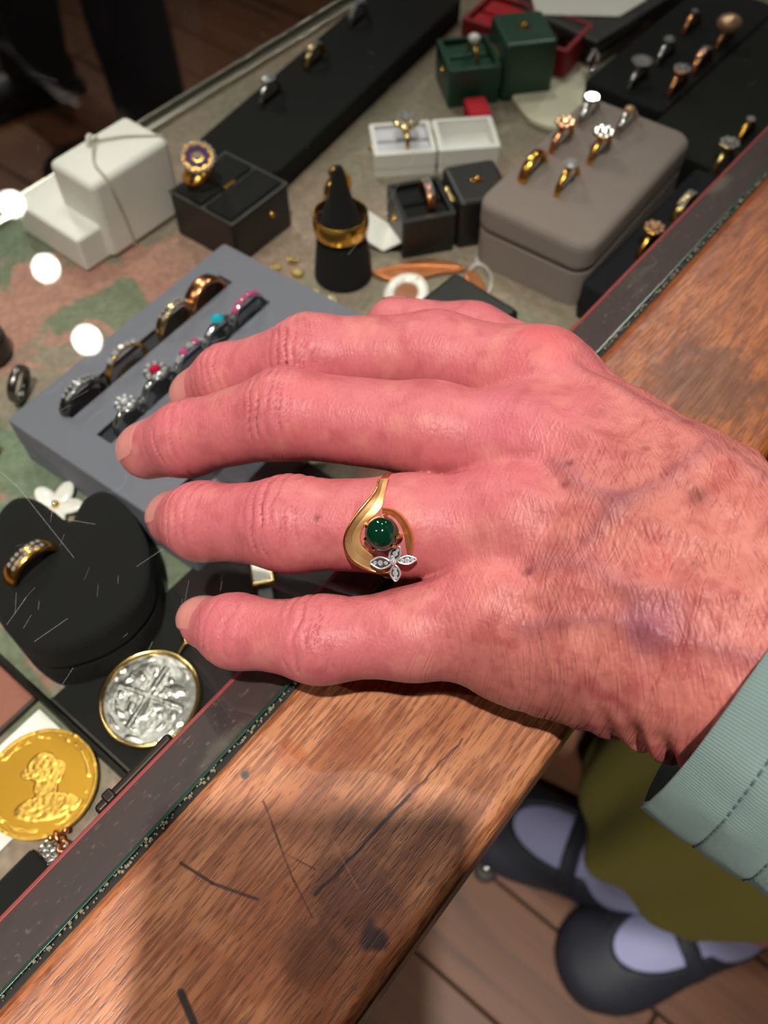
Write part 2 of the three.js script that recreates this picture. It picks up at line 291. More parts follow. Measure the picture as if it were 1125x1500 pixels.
  for (const x of [caseX0 - 18, caseX1]) part(counter, 'side_panel', bx2(x, x + 18, FY, 0, -520, -76, 2), cabinetWood);
  part(counter, 'back_rail', bx2(caseX0, caseX1, -12, -6.2, -520, -512, 1), chrome);
}

{
  const o = thing('door_stop', 'small dark floor stop with a shiny metal knob beside the shoe', 'door stop', [221, FY, -44], 0);
  part(o, 'stop_base', lathe([[0, 0], [13, 0], [13, 4], [10, 7], [0, 7]], 28), std([26, 25, 24], 0.6)); part(o, 'knob', tr(new THREE.SphereGeometry(6, 20, 14), 0, 11, 0), silver);
}
// ---------------------------------------------------------------- jewellery
const brilliant = (r, seg = 8) => flat(merged([tr(new THREE.CylinderGeometry(r * 0.58, r, r * 0.34, seg, 1), 0, r * 0.17, 0), tr(new THREE.CylinderGeometry(r, r * 0.05, r * 0.7, seg, 1), 0, -r * 0.35, 0)]));
// a finger ring standing upright, its head at +y; R is the radius of the band
function fingerRing(label, pos, { R = 9, w = 2.4, t = 0.8, metal = gold, head = 'plain', gem = diamond, gem2, size = 3, ry = 0, rx = 0, rz = 0, name = 'finger_ring', group = 'rings shown in the display case' } = {}) {
  const o = thing(name, label, 'ring', pos, ry, group); o.rotation.set(rx, ry, rz);
  part(o, 'band', new THREE.TorusGeometry(R, t, 8, 44).scale(1, 1, w / 2 / t), metal);
  const stone = (r, x, y, z, m, tx = 0, tz = 0) => part(o, 'stone', tr(brilliant(r), x, y, z, tx, 0, tz), m);
  if (head === 'solitaire') { part(o, 'setting', lathe([[0.6, R], [size * 0.55, R + 0.4], [size * 0.95, R + size * 0.75], [size * 0.7, R + size * 0.6], [0.4, R + 0.8]], 12), metal); stone(size, 0, R + size * 0.75, 0, gem); }
  if (head === 'cluster') {
    part(o, 'setting', lathe([[0.8, R - 0.3], [size * 0.8, R + 0.6], [size * 1.25, R + size * 0.5], [size * 1.1, R + size * 0.75], [0, R + size * 0.9]], 20), metal);
    stone(size * 0.55, 0, R + size * 1.0, 0, gem); for (let i = 0; i < 8; i++) { const a = i * Math.PI / 4; stone(size * 0.3, Math.cos(a) * size * 0.9, R + size * 0.82, Math.sin(a) * size * 0.9, gem2 ?? gem); }
  }
  if (head === 'row') for (let i = -2; i <= 2; i++) { const a = i * (size * 1.7 / R); stone(size * 0.85, Math.sin(a) * (R + 0.9), Math.cos(a) * (R + 0.9), 0, i % 2 && gem2 ? gem2 : gem, 0, -a); }
  if (head === 'pave') { part(o, 'shoulder', tr(new THREE.TorusGeometry(R + 0.3, 0.9, 8, 30, Math.PI * 0.8).scale(1, 1, 2.6), 0, 0, 0, 0, 0, Math.PI * 0.1), metal); for (let i = -3; i <= 3; i++) for (const z of [-1.1, 1.1]) { const a = i * 0.2; stone(0.85, Math.sin(a) * (R + 1.2), Math.cos(a) * (R + 1.2), z, gem, 0, -a); } }
  if (head === 'signet') {
    part(o, 'setting', lathe([[2, R - 1], [size * 0.7, R], [size * 1.05, R + 2], [size * 1.1, R + 3.4], [size * 0.95, R + 3.8], [0, R + 3.2]], 32), metal);
    for (let i = 0; i < 18; i++) { const a = i * Math.PI / 9; stone(size * 0.14, Math.cos(a) * size, R + 3.7, Math.sin(a) * size, diamond); }
    for (let i = 0; i < 9; i++) { const a = i * Math.PI / 4.5; stone(size * 0.26, Math.cos(a) * size * 0.6, R + 3.5, Math.sin(a) * size * 0.6, gem); }
    stone(size * 0.24, 0, R + 3.8, 0, diamond);
  }
  if (head === 'dome') part(o, 'setting', tr(new THREE.SphereGeometry(size, 20, 14).scale(1, 0.7, 1), 0, R + size * 0.3, 0), gem);
  return o;
}
// pads with real slits that the rings stand in
function pad(name, label, category, cx, cz, w, d, y0, y1, slits, mat, { ry = 0, r = 3, bevel = 1.2, depth = 13, floorMat = mat } = {}) {
  const o = thing(name, label, category, [cx, y0, cz], ry), H = y1 - y0, dd = Math.min(depth, H - 1.5);
  part(o, 'cushion', slab(roundedPts(-w / 2, w / 2, -d / 2, d / 2, r), H - dd, H, Math.min(bevel, dd / 3), slits.map(([x, z, sw, sd]) => [[x - sw / 2, z - sd / 2], [x + sw / 2, z - sd / 2], [x + sw / 2, z + sd / 2], [x - sw / 2, z + sd / 2]])), mat);
  part(o, 'pad_base', slab(roundedPts(-w / 2 + 0.3, w / 2 - 0.3, -d / 2 + 0.3, d / 2 - 0.3, r), 0, H - dd + 0.01, 0.4), floorMat);
  return o;
}
const local = (cx, cz, ry, x, z) => { const dx = x - cx, dz = z - cz, c = Math.cos(ry), s = Math.sin(ry); return [dx * c - dz * s, dx * s + dz * c]; };
const world = (cx, cz, ry, x, z) => { const c = Math.cos(ry), s = Math.sin(ry); return [cx + x * c + z * s, cz - x * s + z * c]; };

// grey ring tray with four long slots
{
  const cx = 145.5, cz = -211, a = 0.06, zs = [-31.5, -10, 11.5, 33];
  pad('ring_tray', 'flat grey foam ring tray with long slots beneath the fingertips', 'ring tray', cx, cz, 128, 96, -80, -55, zs.map((z) => [-1, z, 97, 9.5]), greyFoam, { ry: a, r: 1.5, bevel: 0.8, depth: 15 });
  const put = (label, x, row, o) => { const [wx, wz] = world(cx, cz, a, x, zs[row]); return fingerRing(label, [wx, -57.6, wz], { ry: a, R: 10.5, t: 1, w: 3, group: 'rings in the grey tray', ...o }); };
  put('blackened silver ring with a diamond band, outermost in the tray slot', -39, 0, { metal: darkSilver, head: 'pave', w: 4 });
  put('gold chevron ring set with a row of diamonds', -15, 0, { metal: gold, head: 'row', size: 1.9, w: 3 });
  put('thin gold eternity ring leaning by the wide gold band', 15, 0, { metal: paleGold, head: 'pave', w: 2.2 });
  put('wide polished rose gold band in the grey tray', 33, 0, { metal: roseGold, w: 7, t: 1.2 });
  put('silver ring with a row of pink stones', 36, 1, { metal: silver, head: 'row', gem: pinkGem, size: 1.9 });
  put('silver ring with a turquoise blue stone', 19, 1, { metal: silver, head: 'solitaire', gem: blueGem, size: 3 });
  put('silver ring with diamonds and one pale pink stone', 2, 1, { metal: silver, head: 'row', gem2: pinkGem, size: 2 });
  put('silver cluster ring with a red centre stone beside the index fingertip', -17, 1, { metal: silver, head: 'cluster', gem: rubyGem, gem2: diamond, size: 4 });
  put('silver ring with a round diamond cluster beside the middle fingertip', -34.5, 1, { metal: silver, head: 'cluster', size: 3.6, R: 8 });
}
// taupe foam block with six rings
{
  const cx = 347, cz = -157.5, a = 0.05, spots = [[380, -179], [384, -160], [353.5, -177.5], [358, -159], [326.5, -176], [328, -158]].map(([x, z]) => local(cx, cz, a, x, z));
  pad('ring_block', 'taupe foam ring block with two rows of square holes', 'ring holder', cx, cz, 106, 60, -80, -45, spots.map(([x, z]) => [x, z, 24, 9]), taupeFoam, { ry: a, r: 9, bevel: 4, depth: 16, floorMat: taupeFoam });
  const kinds = [['silver ring with a small diamond cluster, in the foam block corner away from the rail', { metal: silver, head: 'cluster', size: 3 }], ['ring with a single champagne stone, in the foam block corner by the black pads', { metal: silver, head: 'dome', gem: champagneGem, size: 2.6 }], ['rose gold ring with a champagne flower cluster in the foam block', { metal: roseGold, head: 'cluster', gem: champagneGem, size: 4 }], ['yellow gold ring with an oval diamond halo in the foam block', { metal: gold, head: 'cluster', size: 4.2 }], ['plain heavy yellow gold ring in the foam block', { metal: gold, w: 5, t: 1.3 }], ['gold solitaire ring with raised white stone in the foam block', { metal: gold, head: 'solitaire', size: 3.6 }]];
  spots.forEach(([x, z], i) => { const [wx, wz] = world(cx, cz, a, x, z); fingerRing(kinds[i][0], [wx, -46, wz], { ry: a, R: 10, t: 1.1, w: 3.2, group: 'rings in the taupe foam block', ...kinds[i][1] }); });
}
// dark velvet pads along the rail and behind the foam block
{
  const sl = (cx, cz, list) => list.map(([x, z]) => [x - cx, z - cz, 23, 5.4]);
  const A = [[447, -186], [477, -186], [514.5, -190]], B = [[454.7, -166], [483, -167], [513, -168]], C = [[438, -117.5], [411, -116]], D = [[365, -113], [332, -113]];
  pad('velvet_pad', 'dark green-black velvet ring pad beside the rail with large champagne ring', 'ring pad', 516, -127, 224, 66, -80, -60, sl(516, -127, C), greenBlackVelvet, { depth: 13 });
  pad('velvet_pad', 'navy velvet ring pad with two rows of diamond rings', 'ring pad', 500, -185, 140, 48, -80, -60, sl(500, -185, [...A, ...B]), navyVelvet, { depth: 13 });
  pad('velvet_pad', 'narrow navy velvet ring pad between foam block and wooden rail', 'ring pad', 346, -109.5, 108, 30, -80, -60, sl(346, -109.5, D), navyVelvet, { depth: 13 });
  const P = (label, [x, z], o) => fingerRing(label, [x, -61, z], { R: 9.6, t: 1, w: 3, group: 'rings on the dark velvet pads', ...o });
  P('wide diamond halo ring on the navy velvet pad nearest the foam block', A[0], { metal: silver, head: 'signet', gem: diamond, size: 5 });
  P('small diamond solitaire ring in the back row of the navy pad', A[1], { metal: silver, head: 'solitaire', size: 3.2 });
  P('slim rose gold ring at the far end of the navy pad', A[2], { metal: roseGold, head: 'solitaire', size: 2 });
  P('rose gold diamond ring in the front row of the navy pad', B[0], { metal: roseGold, head: 'cluster', size: 4 });
  P('rose gold ring with square diamond head on the navy pad', B[1], { metal: roseGold, head: 'pave', w: 5 });
  P('large domed champagne pave ring at the end of the navy pad', B[2], { metal: roseGold, head: 'dome', gem: champagneGem, size: 7 });
  P('thin yellow gold solitaire ring on the green-black pad', C[0], { metal: gold, head: 'solitaire', size: 2.4 });
  P('pale gold ring with wide oval diamond head on the green-black pad', C[1], { metal: paleGold, head: 'cluster', size: 4.2 });
  P('pale gold marquise ring on the narrow navy pad', D[0], { metal: paleGold, head: 'pave', w: 5 });
  P('gold dome ring with diamonds on the narrow navy pad', D[1], { metal: gold, head: 'cluster', gem: champagneGem, size: 4 });
}
// long black pad by the back track
{
  const cx = 366, cz = -331, a = 0.15, spots = [[316, -338], [358, -343], [408, -353]].map(([x, z]) => local(cx, cz, a, x, z));
  pad('velvet_pad', 'long black velvet display pad in front of the pale metal track', 'ring pad', cx, cz, 206, 52, -80, -66, spots.map(([x, z]) => [x, z, 22, 5.4]), blackVelvet, { ry: a, r: 6, depth: 11 });
  const k = [['silver ring with a square diamond head on the long black pad', { metal: silver, head: 'cluster', size: 3.4 }], ['pale gold pave band in the middle of the long black pad', { metal: paleGold, head: 'pave', w: 5 }], ['silver leaf ring at the far end of the long black pad', { metal: silver, head: 'row', size: 2.4 }]];
  spots.forEach(([x, z], i) => { const [wx, wz] = world(cx, cz, a, x, z); fingerRing(k[i][0], [wx, -65.5, wz], { R: 9, t: 1, w: 3, ry: a, group: 'rings on the long black pad', ...k[i][1] }); });
}
// ring boxes
{
  const o = thing('ring_box', 'white ring box tied with thin cord, lid standing on its open base', 'ring box', [0, -79.7, 0]);
  part(o, 'lid', rbox(48, 42, 31, 3.5, 206, 21, -334.5), whiteCard); part(o, 'box_base', [rbox(30, 19, 49, 2, 183, 9.6, -346.5)], whiteCard);
  part(o, 'cord', [tube([[196, 0.5, -318.6], [194, 20, -318.4], [191, 41.5, -319], [194, 42.7, -330], [205, 43.2, -343]], 0.7, 40, 6), tube([[205, 43.2, -343], [217, 42.8, -335], [229, 42.3, -322]], 0.6, 30, 6)], std([196, 188, 172], 0.8));
  part(o, 'knot', tr(new THREE.TorusKnotGeometry(2, 0.9, 40, 8), 204, 43.4, -343.5), whiteCard);
}
function openBox(label, cx, cz, ry, w, d, h, mat, inner, { lidH = h, lidSolid = false, lidTilt = 0, stud = true, base = -80, gap = 0.4, hinge = paleGold } = {}) {  // base to -x, lid to +x, lying open
  const o = thing('ring_box', label, 'ring box', [cx, base, cz], ry);
  const tray = (x, hh, n) => {
    const s = polyShape(roundedPts(x - w / 2, x + w / 2, -d / 2, d / 2, 1.5));
    const g = slab(s, hh * 0.35, hh, 0.6, [roundedPts(x - w / 2 + 2.2, x + w / 2 - 2.2, -d / 2 + 2.2, d / 2 - 2.2, 1)]);
    const p = part(o, n, [g, slab(roundedPts(x - w / 2 + 0.2, x + w / 2 - 0.2, -d / 2 + 0.2, d / 2 - 0.2, 1.5), 0, hh * 0.36, 0.3)], mat); return p;
  };
  tray(-w / 2 - gap, h, 'box_base'); const lid = lidSolid ? part(o, 'lid', slab(roundedPts(gap, w + gap, -d / 2, d / 2, 3), 0, lidH, 2.4), mat) : tray(w / 2 + gap, lidH, 'lid'); lid.rotation.z = lidTilt; if (lidSolid) part(o, 'clasp', [tr(new THREE.SphereGeometry(1.9, 14, 10), w / 2 + gap, lidH + 0.6, 0), rbox(6, 0.8, 3, 0.3, w / 2 + gap, lidH + 0.2, 0)], gold);
  const ins = []; for (const z of [-1, 1]) ins.push(rbox(w - 5, h * 0.55, d / 2 - 3, 1.4, -w / 2 - gap, h * 0.6, z * (d / 4 - 0.4)));
  part(o, 'cushion', ins, inner); part(o, 'hinge', rbox(1.2, 1.4, d * 0.4, 0.4, 0, Math.min(h, lidH) - 0.6, 0), hinge);
  if (stud) part(o, 'stud', [tr(new THREE.SphereGeometry(1.5, 14, 10), -w - gap, h * 0.6, 0)], gold);
  return o;
}
openBox('white plastic ring box lying open with a grey cushion', 346, -248, -0.77, 33, 28, 14, whitePlastic, std([214, 212, 222], 0.7));
{ const [x, z] = world(346, -248, -0.77, -15, 0); fingerRing('diamond dome cluster ring standing in the white plastic box', [x, -68.2, z], { R: 8, ry: 0.8, metal: paleGold, head: 'cluster', size: 5.5, group: 'rings in open boxes' }); }
{
  // black box with the round signet
  const o = thing('ring_box', 'black ring box base with slit cushion beneath the round signet ring', 'ring box', [237, -80, -290], 0.03);
  part(o, 'box_base', slab(roundedPts(-20, 20, -21, 21, 2), 0, 24, 1), blackLeather);
  part(o, 'rim', [rbox(40, 1, 1, 0.4, 0, 24.2, -20.4), rbox(40, 1, 1, 0.4, 0, 24.2, 20.4), rbox(1, 1, 41, 0.4, -19.4, 24.2, 0), rbox(1, 1, 41, 0.4, 19.4, 24.2, 0)], std([70, 66, 60], 0.5));
  part(o, 'cushion', [rbox(36, 2.4, 17, 1, 0, 24.2, -9.6), rbox(36, 2.4, 17, 1, 0, 24.2, 9.6)], blackVelvet);
  part(o, 'stud', tr(new THREE.SphereGeometry(1.7, 14, 10), 6, 15, 21), gold); part(o, 'gilt_mark', rbox(7, 0.4, 1.6, 0.1, 1, 25.5, 0), gold);
  fingerRing('gold signet ring with round violet and diamond pave top on black box', [229, -46.5, -300], { R: 8, w: 5, t: 1.2, metal: gold, head: 'signet', gem: violetGem, size: 7.6, rx: 0.35, rz: 0.2, group: 'rings in open boxes' });
}
openBox('small black leather ring box lying half open under the white plastic box', 303, -206.5, -0.62, 27, 30, 22, blackLeather, blackVelvet, { lidH: 27, lidSolid: true });
{ const [x, z] = world(303, -206.5, -0.62, -11, 0); fingerRing('rose gold ring with small diamonds in the black leather box', [x, -60, z], { R: 9, ry: 0.9, metal: roseGold, head: 'pave', w: 4, group: 'rings in open boxes' }); }
openBox('dark green leather ring box standing open with gold clasp', 422, -263, -0.7, 30, 34, 22, greenLeather, greenLeather, { lidH: 33, lidSolid: true });
{ const [x, z] = world(422, -263, -0.7, -13, 0); fingerRing('gold ring with a pale oval stone in the green leather box', [x, -60, z], { R: 8.5, ry: 0.9, metal: gold, head: 'dome', gem: pearlWhite, size: 3.6, group: 'rings in open boxes' }); }
openBox('red velvet lined ring box lying open behind the green box', 462, -268, -1.45, 34, 36, 20, redLeather, redVelvet, { lidH: 20 });
{
  const o = thing('ring_box', 'small closed red box between green box and white plastic box', 'ring box', [389, -80, -250], -0.7);
  part(o, 'box_base', rbox(12, 5, 17, 1.2, 0, 2.5, 0), redVelvet); part(o, 'lid', rbox(12.4, 4, 17.4, 1.4, 0, 7.1, 0), redVelvet);
  const b = thing('ring_box', 'closed black leather ring box right behind the thumb', 'ring box', [240, -80, -150], 0.0);
  b.rotation.y = -0.06; part(b, 'box_base', rbox(27, 17, 36, 2, 0, 8.5, 0), blackLeather); part(b, 'lid', rbox(27.4, 12, 36.4, 3, 0, 23.4, 0), blackLeather); part(b, 'stud', tr(new THREE.SphereGeometry(1.4, 12, 8), -13.8, 18, 2), silver);
  const c = thing('jewellery_case', 'flat black jewellery case carrying the white card', 'case', [520, -80, -252], -0.1);
  part(c, 'box_base', rbox(96, 12, 66, 2, 0, 6, 0), blackLeather); part(c, 'lid', rbox(96.4, 7, 66.4, 2.4, 0, 15.8, 0), blackLeather); part(c, 'clasp', rbox(7, 3, 1.4, 0.4, 0, 12.4, 33.4), gold);
  const w = part(scene, 'white_card', slab([[471, -268], [492, -287], [530, -262], [527, -226], [500, -229]], -60.4, -59.8, 0.1), whiteCard); w.userData = { label: 'blank white card lying on the flat black jewellery case', category: 'card' };
}
{ // cream cloth pad with a tiny ring
  const o = thing('cloth_pad', 'cream heart-edged cloth pad lying flat beside the taupe foam block', 'pad', [0, -80, 0]);
  part(o, 'cushion', slab(smooth([[422, -250], [440, -252], [462, -250], [482, -238], [492, -226], [486, -212], [462, -212], [436, -207], [408, -208], [404, -222], [412, -238]], 70), 0, 4, 1.4), creamCloth);
  fingerRing('tiny silver solitaire ring lying on the cream cloth pad', [462, -69, -222], { R: 6, metal: silver, head: 'solitaire', size: 1.8, group: 'rings in open boxes' });
}
{ // ring cone with bands
  const o = thing('ring_cone', 'black velvet ring cone with a wide gold band around it', 'ring cone', [246, -80, -226], 0);
  part(o, 'cone', lathe([[0, 60], [1.6, 59.4], [2.6, 57], [5, 45], [8, 36], [10.4, 30], [11.4, 24], [13.4, 8], [14, 1], [13.6, 0], [0, 0]], 40), blackVelvet);
  const band = part(scene, 'gold_band', lathe([[11.6, 0], [12.6, 0.2], [12.9, 4.5], [12.6, 8.8], [11.6, 9], [11.4, 4.5], [11.6, 0]], 56), gold); band.position.set(0.246, -0.0535, -0.226); band.userData = { label: 'wide plain yellow gold band around the black ring cone', category: 'ring' };
  fingerRing('gold ring with a polished round ball behind the black cone', [284, -70.4, -262], { R: 8, metal: gold, w: 5, t: 1.4, head: 'dome', gem: gold, size: 4.4 });
}
{ // small pieces on the deck
  const tag1 = thing('price_tag', 'small folded white price tag lying under the black leather box', 'tag', [278, -80, -226], 0.5);
  part(tag1, 'leaf', [tr(rbox(20, 0.8, 13, 0.3), 0, 5, -5, 0.55), tr(rbox(20, 0.8, 13, 0.3), 0, 5, 5.6, -0.65)], whiteCard); part(tag1, 'string', tube([[10, 5, 0], [14, 2, 3], [18, 0.6, 1], [20, 0.6, -4]], 0.3, 20, 5), whiteCard);
  const tag2 = thing('price_tag', 'pale paper price loop lying in front of the taupe foam block', 'tag', [284, -79.6, -172], 0.7);
  part(tag2, 'loop', new THREE.TorusGeometry(11, 1.3, 8, 40).rotateX(Math.PI / 2).scale(1, 0.35, 0.5).translate(0, 0.4, 0), std([190, 184, 176], 0.6)); part(tag2, 'tail', rbox(16, 0.6, 5, 0.2, 18, 0.4, 2, -0.2), std([180, 174, 168], 0.6));
  const shellG = new THREE.TorusGeometry(10.5, 3.6, 14, 48).rotateX(Math.PI / 2).scale(1, 0.7, 0.75);
  const sh = thing('shell_bangle', 'glossy white shell ring lying beside the thumb tip', 'bangle', [252, -77.4, -192], 0.4); part(sh, 'hoop', shellG, pearlWhite); part(sh, 'inlay', lathe([[0, 0], [5.6, 0.1], [6.8, 1], [0, 1.6]], 24), std([150, 92, 62], 0.5));
  const br = thing('leaf_brooch', 'copper coloured leaf brooch lying behind the shell ring', 'brooch', [268, -79.6, -199], 0.0);
  const leafS = smooth([[-14, -16], [-2, -10], [8, -4], [16, 8], [17, 18], [6, 10], [-4, 4], [-12, -4]], 50);
  part(br, 'leaf', slab(leafS, 0, 2.2, 0.8), copperMetal); part(br, 'vein', tube([[-13, 2.2, -14], [0, 2.6, -4], [15, 2.2, 15]], 0.7, 20, 6), copperMetal); part(br, 'bead', tr(new THREE.SphereGeometry(1.8, 14, 10), -6, 3, 6), gold);
  const cp = thing('copper_bar', 'orange copper bar pendant lying near the pale paper loop', 'pendant', [279, -80, -171], 1.0); part(cp, 'bar', slab(smooth([[-9, -2.4], [8, -3], [9.5, 0], [8, 3], [-9, 2.4], [-10.5, 0]], 30), 0, 3, 0.9), copperMetal); part(cp, 'ring_loop', tr(new THREE.TorusGeometry(1.6, 0.5, 6, 16), -11.6, 1.6, 0), copperMetal);
  for (const [x, z, a, l] of [[226, -214, 0.9, 'pale gold bar earring lying nearer the black ring cone'], [222, -224, 0.55, 'pale gold bar earring lying nearer the grey tray']]) { const e = thing('bar_earring', l, 'earring', [x, -80, z], a); part(e, 'bar', slab(roundedPts(-7, 7, -1.9, 1.9, 1.2), 0, 2.4, 0.6), std([214, 202, 150], 0.35, { metalness: 0.5 })); part(e, 'post', tr(new THREE.CylinderGeometry(0.5, 0.5, 5, 8), -8.4, 1.2, 0, 0, 0, Math.PI / 2), gold); }
  for (const [x, z, l] of [[228, -254, 'tiny gold cluster stud earring nearer the grey tray'], [237, -251, 'tiny gold cluster stud earring nearer the signet box'], [232, -243, 'tiny pale cluster stud earring nearer the ring cone']]) { const e = thing('stud_earring', l, 'earring', [x, -80, z], 0); for (let i = 0; i < 6; i++) { const t = i * 1.05; part(e, 'bead', tr(new THREE.SphereGeometry(1.15, 10, 8), i ? Math.cos(t) * 1.9 : 0, 1.2 + (i ? 0 : 0.9), i ? Math.sin(t) * 1.9 : 0), paleGold); } }
  const p1 = thing('hat_pin', 'gold headed silver pin sticking out from under the grey tray', 'pin', [74, -79, -270], 0.9); part(p1, 'shaft', tr(new THREE.CylinderGeometry(0.9, 0.9, 20, 10), 8, 0.2, 0, 0, 0, Math.PI / 2), silver); part(p1, 'pin_head', tr(new THREE.SphereGeometry(2.6, 16, 12).scale(1, 0.8, 1), -3, 1.2, 0), gold);
  fingerRing('dark oxidised silver ring leaning against the grey tray corner', [99, -71, -282], { R: 7.5, w: 4, t: 1.1, metal: darkSilver, ry: 0.5, rx: 0.2 });
  const kn = thing('black_knob_pot', 'small round black jar half in view beyond the tray', 'jar', [104, -80, -314], 0); part(kn, 'jar_body', lathe([[0, 0], [9, 0], [10.5, 3], [10.5, 11], [9.4, 13], [0, 13]], 36), blackLeather); part(kn, 'lid', lathe([[0, 18], [2, 17.6], [2.6, 16], [9.8, 15], [10.2, 13], [0, 12.6]], 36), blackLeather);
}
// black two-lobed velvet stand and its neighbours
{
  const o = thing('velvet_stand', 'black velvet ring stand with two rounded lobes', 'ring stand', [0, -79.7, 0]);
  const outline = smooth([[34, -207], [42, -214], [50, -219], [57, -219], [61, -213], [62, -204], [62.5, -195.5], [67, -197.5], [73, -199.5], [79, -197], [80.5, -190], [79, -181], [75, -170], [68, -160], [59, -153], [48, -151], [38, -153], [30, -157], [25, -161], [22, -166], [22, -184]], 90);
  part(o, 'cushion', slab(outline, 14, 30, 3, [[[31, -193.6], [54, -193.6], [54, -189], [31, -189]]]), blackVelvet); part(o, 'pad_base', slab(outline, 0, 14.1, 1), blackVelvet);
  fingerRing('gold dome ring paved with diamonds in the two-lobed black stand', [42.5, -52.5, -191.3], { R: 9.5, w: 7, t: 1.4, metal: gold, head: 'pave' });
  const fl = thing('flower_earring', 'white petal flower earring between grey tray and velvet lobes', 'earring', [70, -80, -225], 0.3);
  for (let i = 0; i < 5; i++) { const a = i * Math.PI * 0.4; part(fl, 'petal', tr(new THREE.SphereGeometry(6, 16, 10).scale(1, 0.28, 0.62), 5.6, 3, 0, 0, 0, 0.25).rotateY(a), pearlWhite); } part(fl, 'centre', tr(new THREE.SphereGeometry(1.8, 12, 8), 0, 3.6, 0), paleGold); part(fl, 'post', tr(new THREE.CylinderGeometry(0.6, 0.6, 3, 8), 0, 1.5, 0), paleGold);
  const mat = thing('display_mat', 'thin black display mat under the silver coin pendant', 'mat', [0, -80, 0]); part(mat, 'sheet', bx2(17, 150, 0, 2.4, -163, -92, 0.8), blackVelvet); part(mat, 'piping', bx2(16.4, 17.6, 0, 3, -163, -92, 0.5), std([60, 56, 50], 0.5));
  const lp = thing('leather_pad', 'brown leather display pad left of the white card', 'pad', [0, -80, 0]); part(lp, 'sheet', bx2(-130, 13.6, 0, 2.2, -262, -167, 0.8), std([150, 92, 74], 0.6, { bumpMap: velvetBump, bumpScale: 0.0003 })); part(lp, 'piping', bx2(-130, 13.6, 0, 3, -168, -166.6, 0.5), std([60, 44, 36], 0.5));
  const rod = thing('divider_strip', 'thin dark metal divider strip beside the white card', 'divider', [0, -80, 0]); part(rod, 'strip', bx2(14, 15.8, 0, 5, -200, -91, 0.4), std([40, 38, 34], 0.35, { metalness: 0.6 })); part(rod, 'foot', bx2(13.7, 16.1, 0, 1, -200, -91, 0.3), std([40, 38, 34], 0.4));
  const cd = part(scene, 'white_card', bx2(-36, 12, -80, -79.2, -164, -136, 0.2), whiteCard); cd.userData = { label: 'white card lying under the gold coin pendant', category: 'card' };
  const bp = thing('velvet_pad', 'small black velvet pad at the rail below the gold coin', 'ring pad', [0, -80, 0]); part(bp, 'cushion', bx2(-60, -19, 0, 4, -128, -92, 1.5), blackVelvet); part(bp, 'piping', bx2(-60, -19, 0, 1.2, -128.4, -91.6, 0.4), blackLeather);
  const mesh = thing('mesh_bracelet', 'silver woven mesh bracelet beside the small black velvet pad', 'bracelet', [0, -80, 0]);
  for (let i = 0; i < 16; i++) for (let j = 0; j < 4; j++) part(mesh, 'link', new THREE.TorusGeometry(1.1, 0.38, 6, 14).rotateX(Math.PI / 2).translate(-17 + j * 1.9 - i * 0.35, 0.6 + (i + j) % 2 * 0.3, -126 + i * 1.95), silver);
  fingerRing('gold ring with white stone glimpsed between middle and ring fingers', [131, -77, -150], { R: 8.6, metal: roseGold, w: 3, head: 'dome', gem: pearlWhite, size: 4.4, rx: 1.1, ry: 0.5 });
  const wt = thing('watch', 'small silver rectangular watch glimpsed between ring finger and little finger', 'watch', [99, -77.6, -140], 0.9);
  part(wt, 'watch_case', rbox(13, 4, 9, 1.2, 0, 2, 0), paleGold); part(wt, 'dial', rbox(9.6, 0.4, 6.6, 0.2, 0, 4.1, 0), whiteCard); part(wt, 'strap', [rbox(24, 1.6, 6, 0.6, 18, 0.9, 0), rbox(14, 1.6, 6, 0.6, -13, 0.9, 0)], blackLeather); part(wt, 'crown', tr(new THREE.CylinderGeometry(1, 1, 1.6, 10), 0, 2, 5, Math.PI / 2), gold);
}
// coins: discs with their relief modelled as height
function coinFace(R, relief, h0, n = 84) {
  const pos = [], idx = [], uv = [];
  for (let i = 0; i <= n; i++) for (let j = 0; j < 128; j++) { const r = R * i / n, a = j / 128 * Math.PI * 2, x = r * Math.cos(a), z = r * Math.sin(a); pos.push(x, h0 + relief(x, z, r), z); uv.push(x / 40, z / 40); }
  for (let i = 0; i < n; i++) for (let j = 0; j < 128; j++) { const a = i * 128 + j, b = i * 128 + (j + 1) % 128; idx.push(a, b, b + 128, a, b + 128, a + 128); }
  const g = new THREE.BufferGeometry(); g.setAttribute('position', new THREE.Float32BufferAttribute(pos, 3)); g.setAttribute('uv', new THREE.Float32BufferAttribute(uv, 2)); g.setIndex(idx); g.computeVertexNormals();
  const nn = g.attributes.normal; if (nn.getY(200) < 0) { for (let i = 0; i < nn.count; i++) nn.setXYZ(i, -nn.getX(i), -nn.getY(i), -nn.getZ(i)); }
  return g;
}
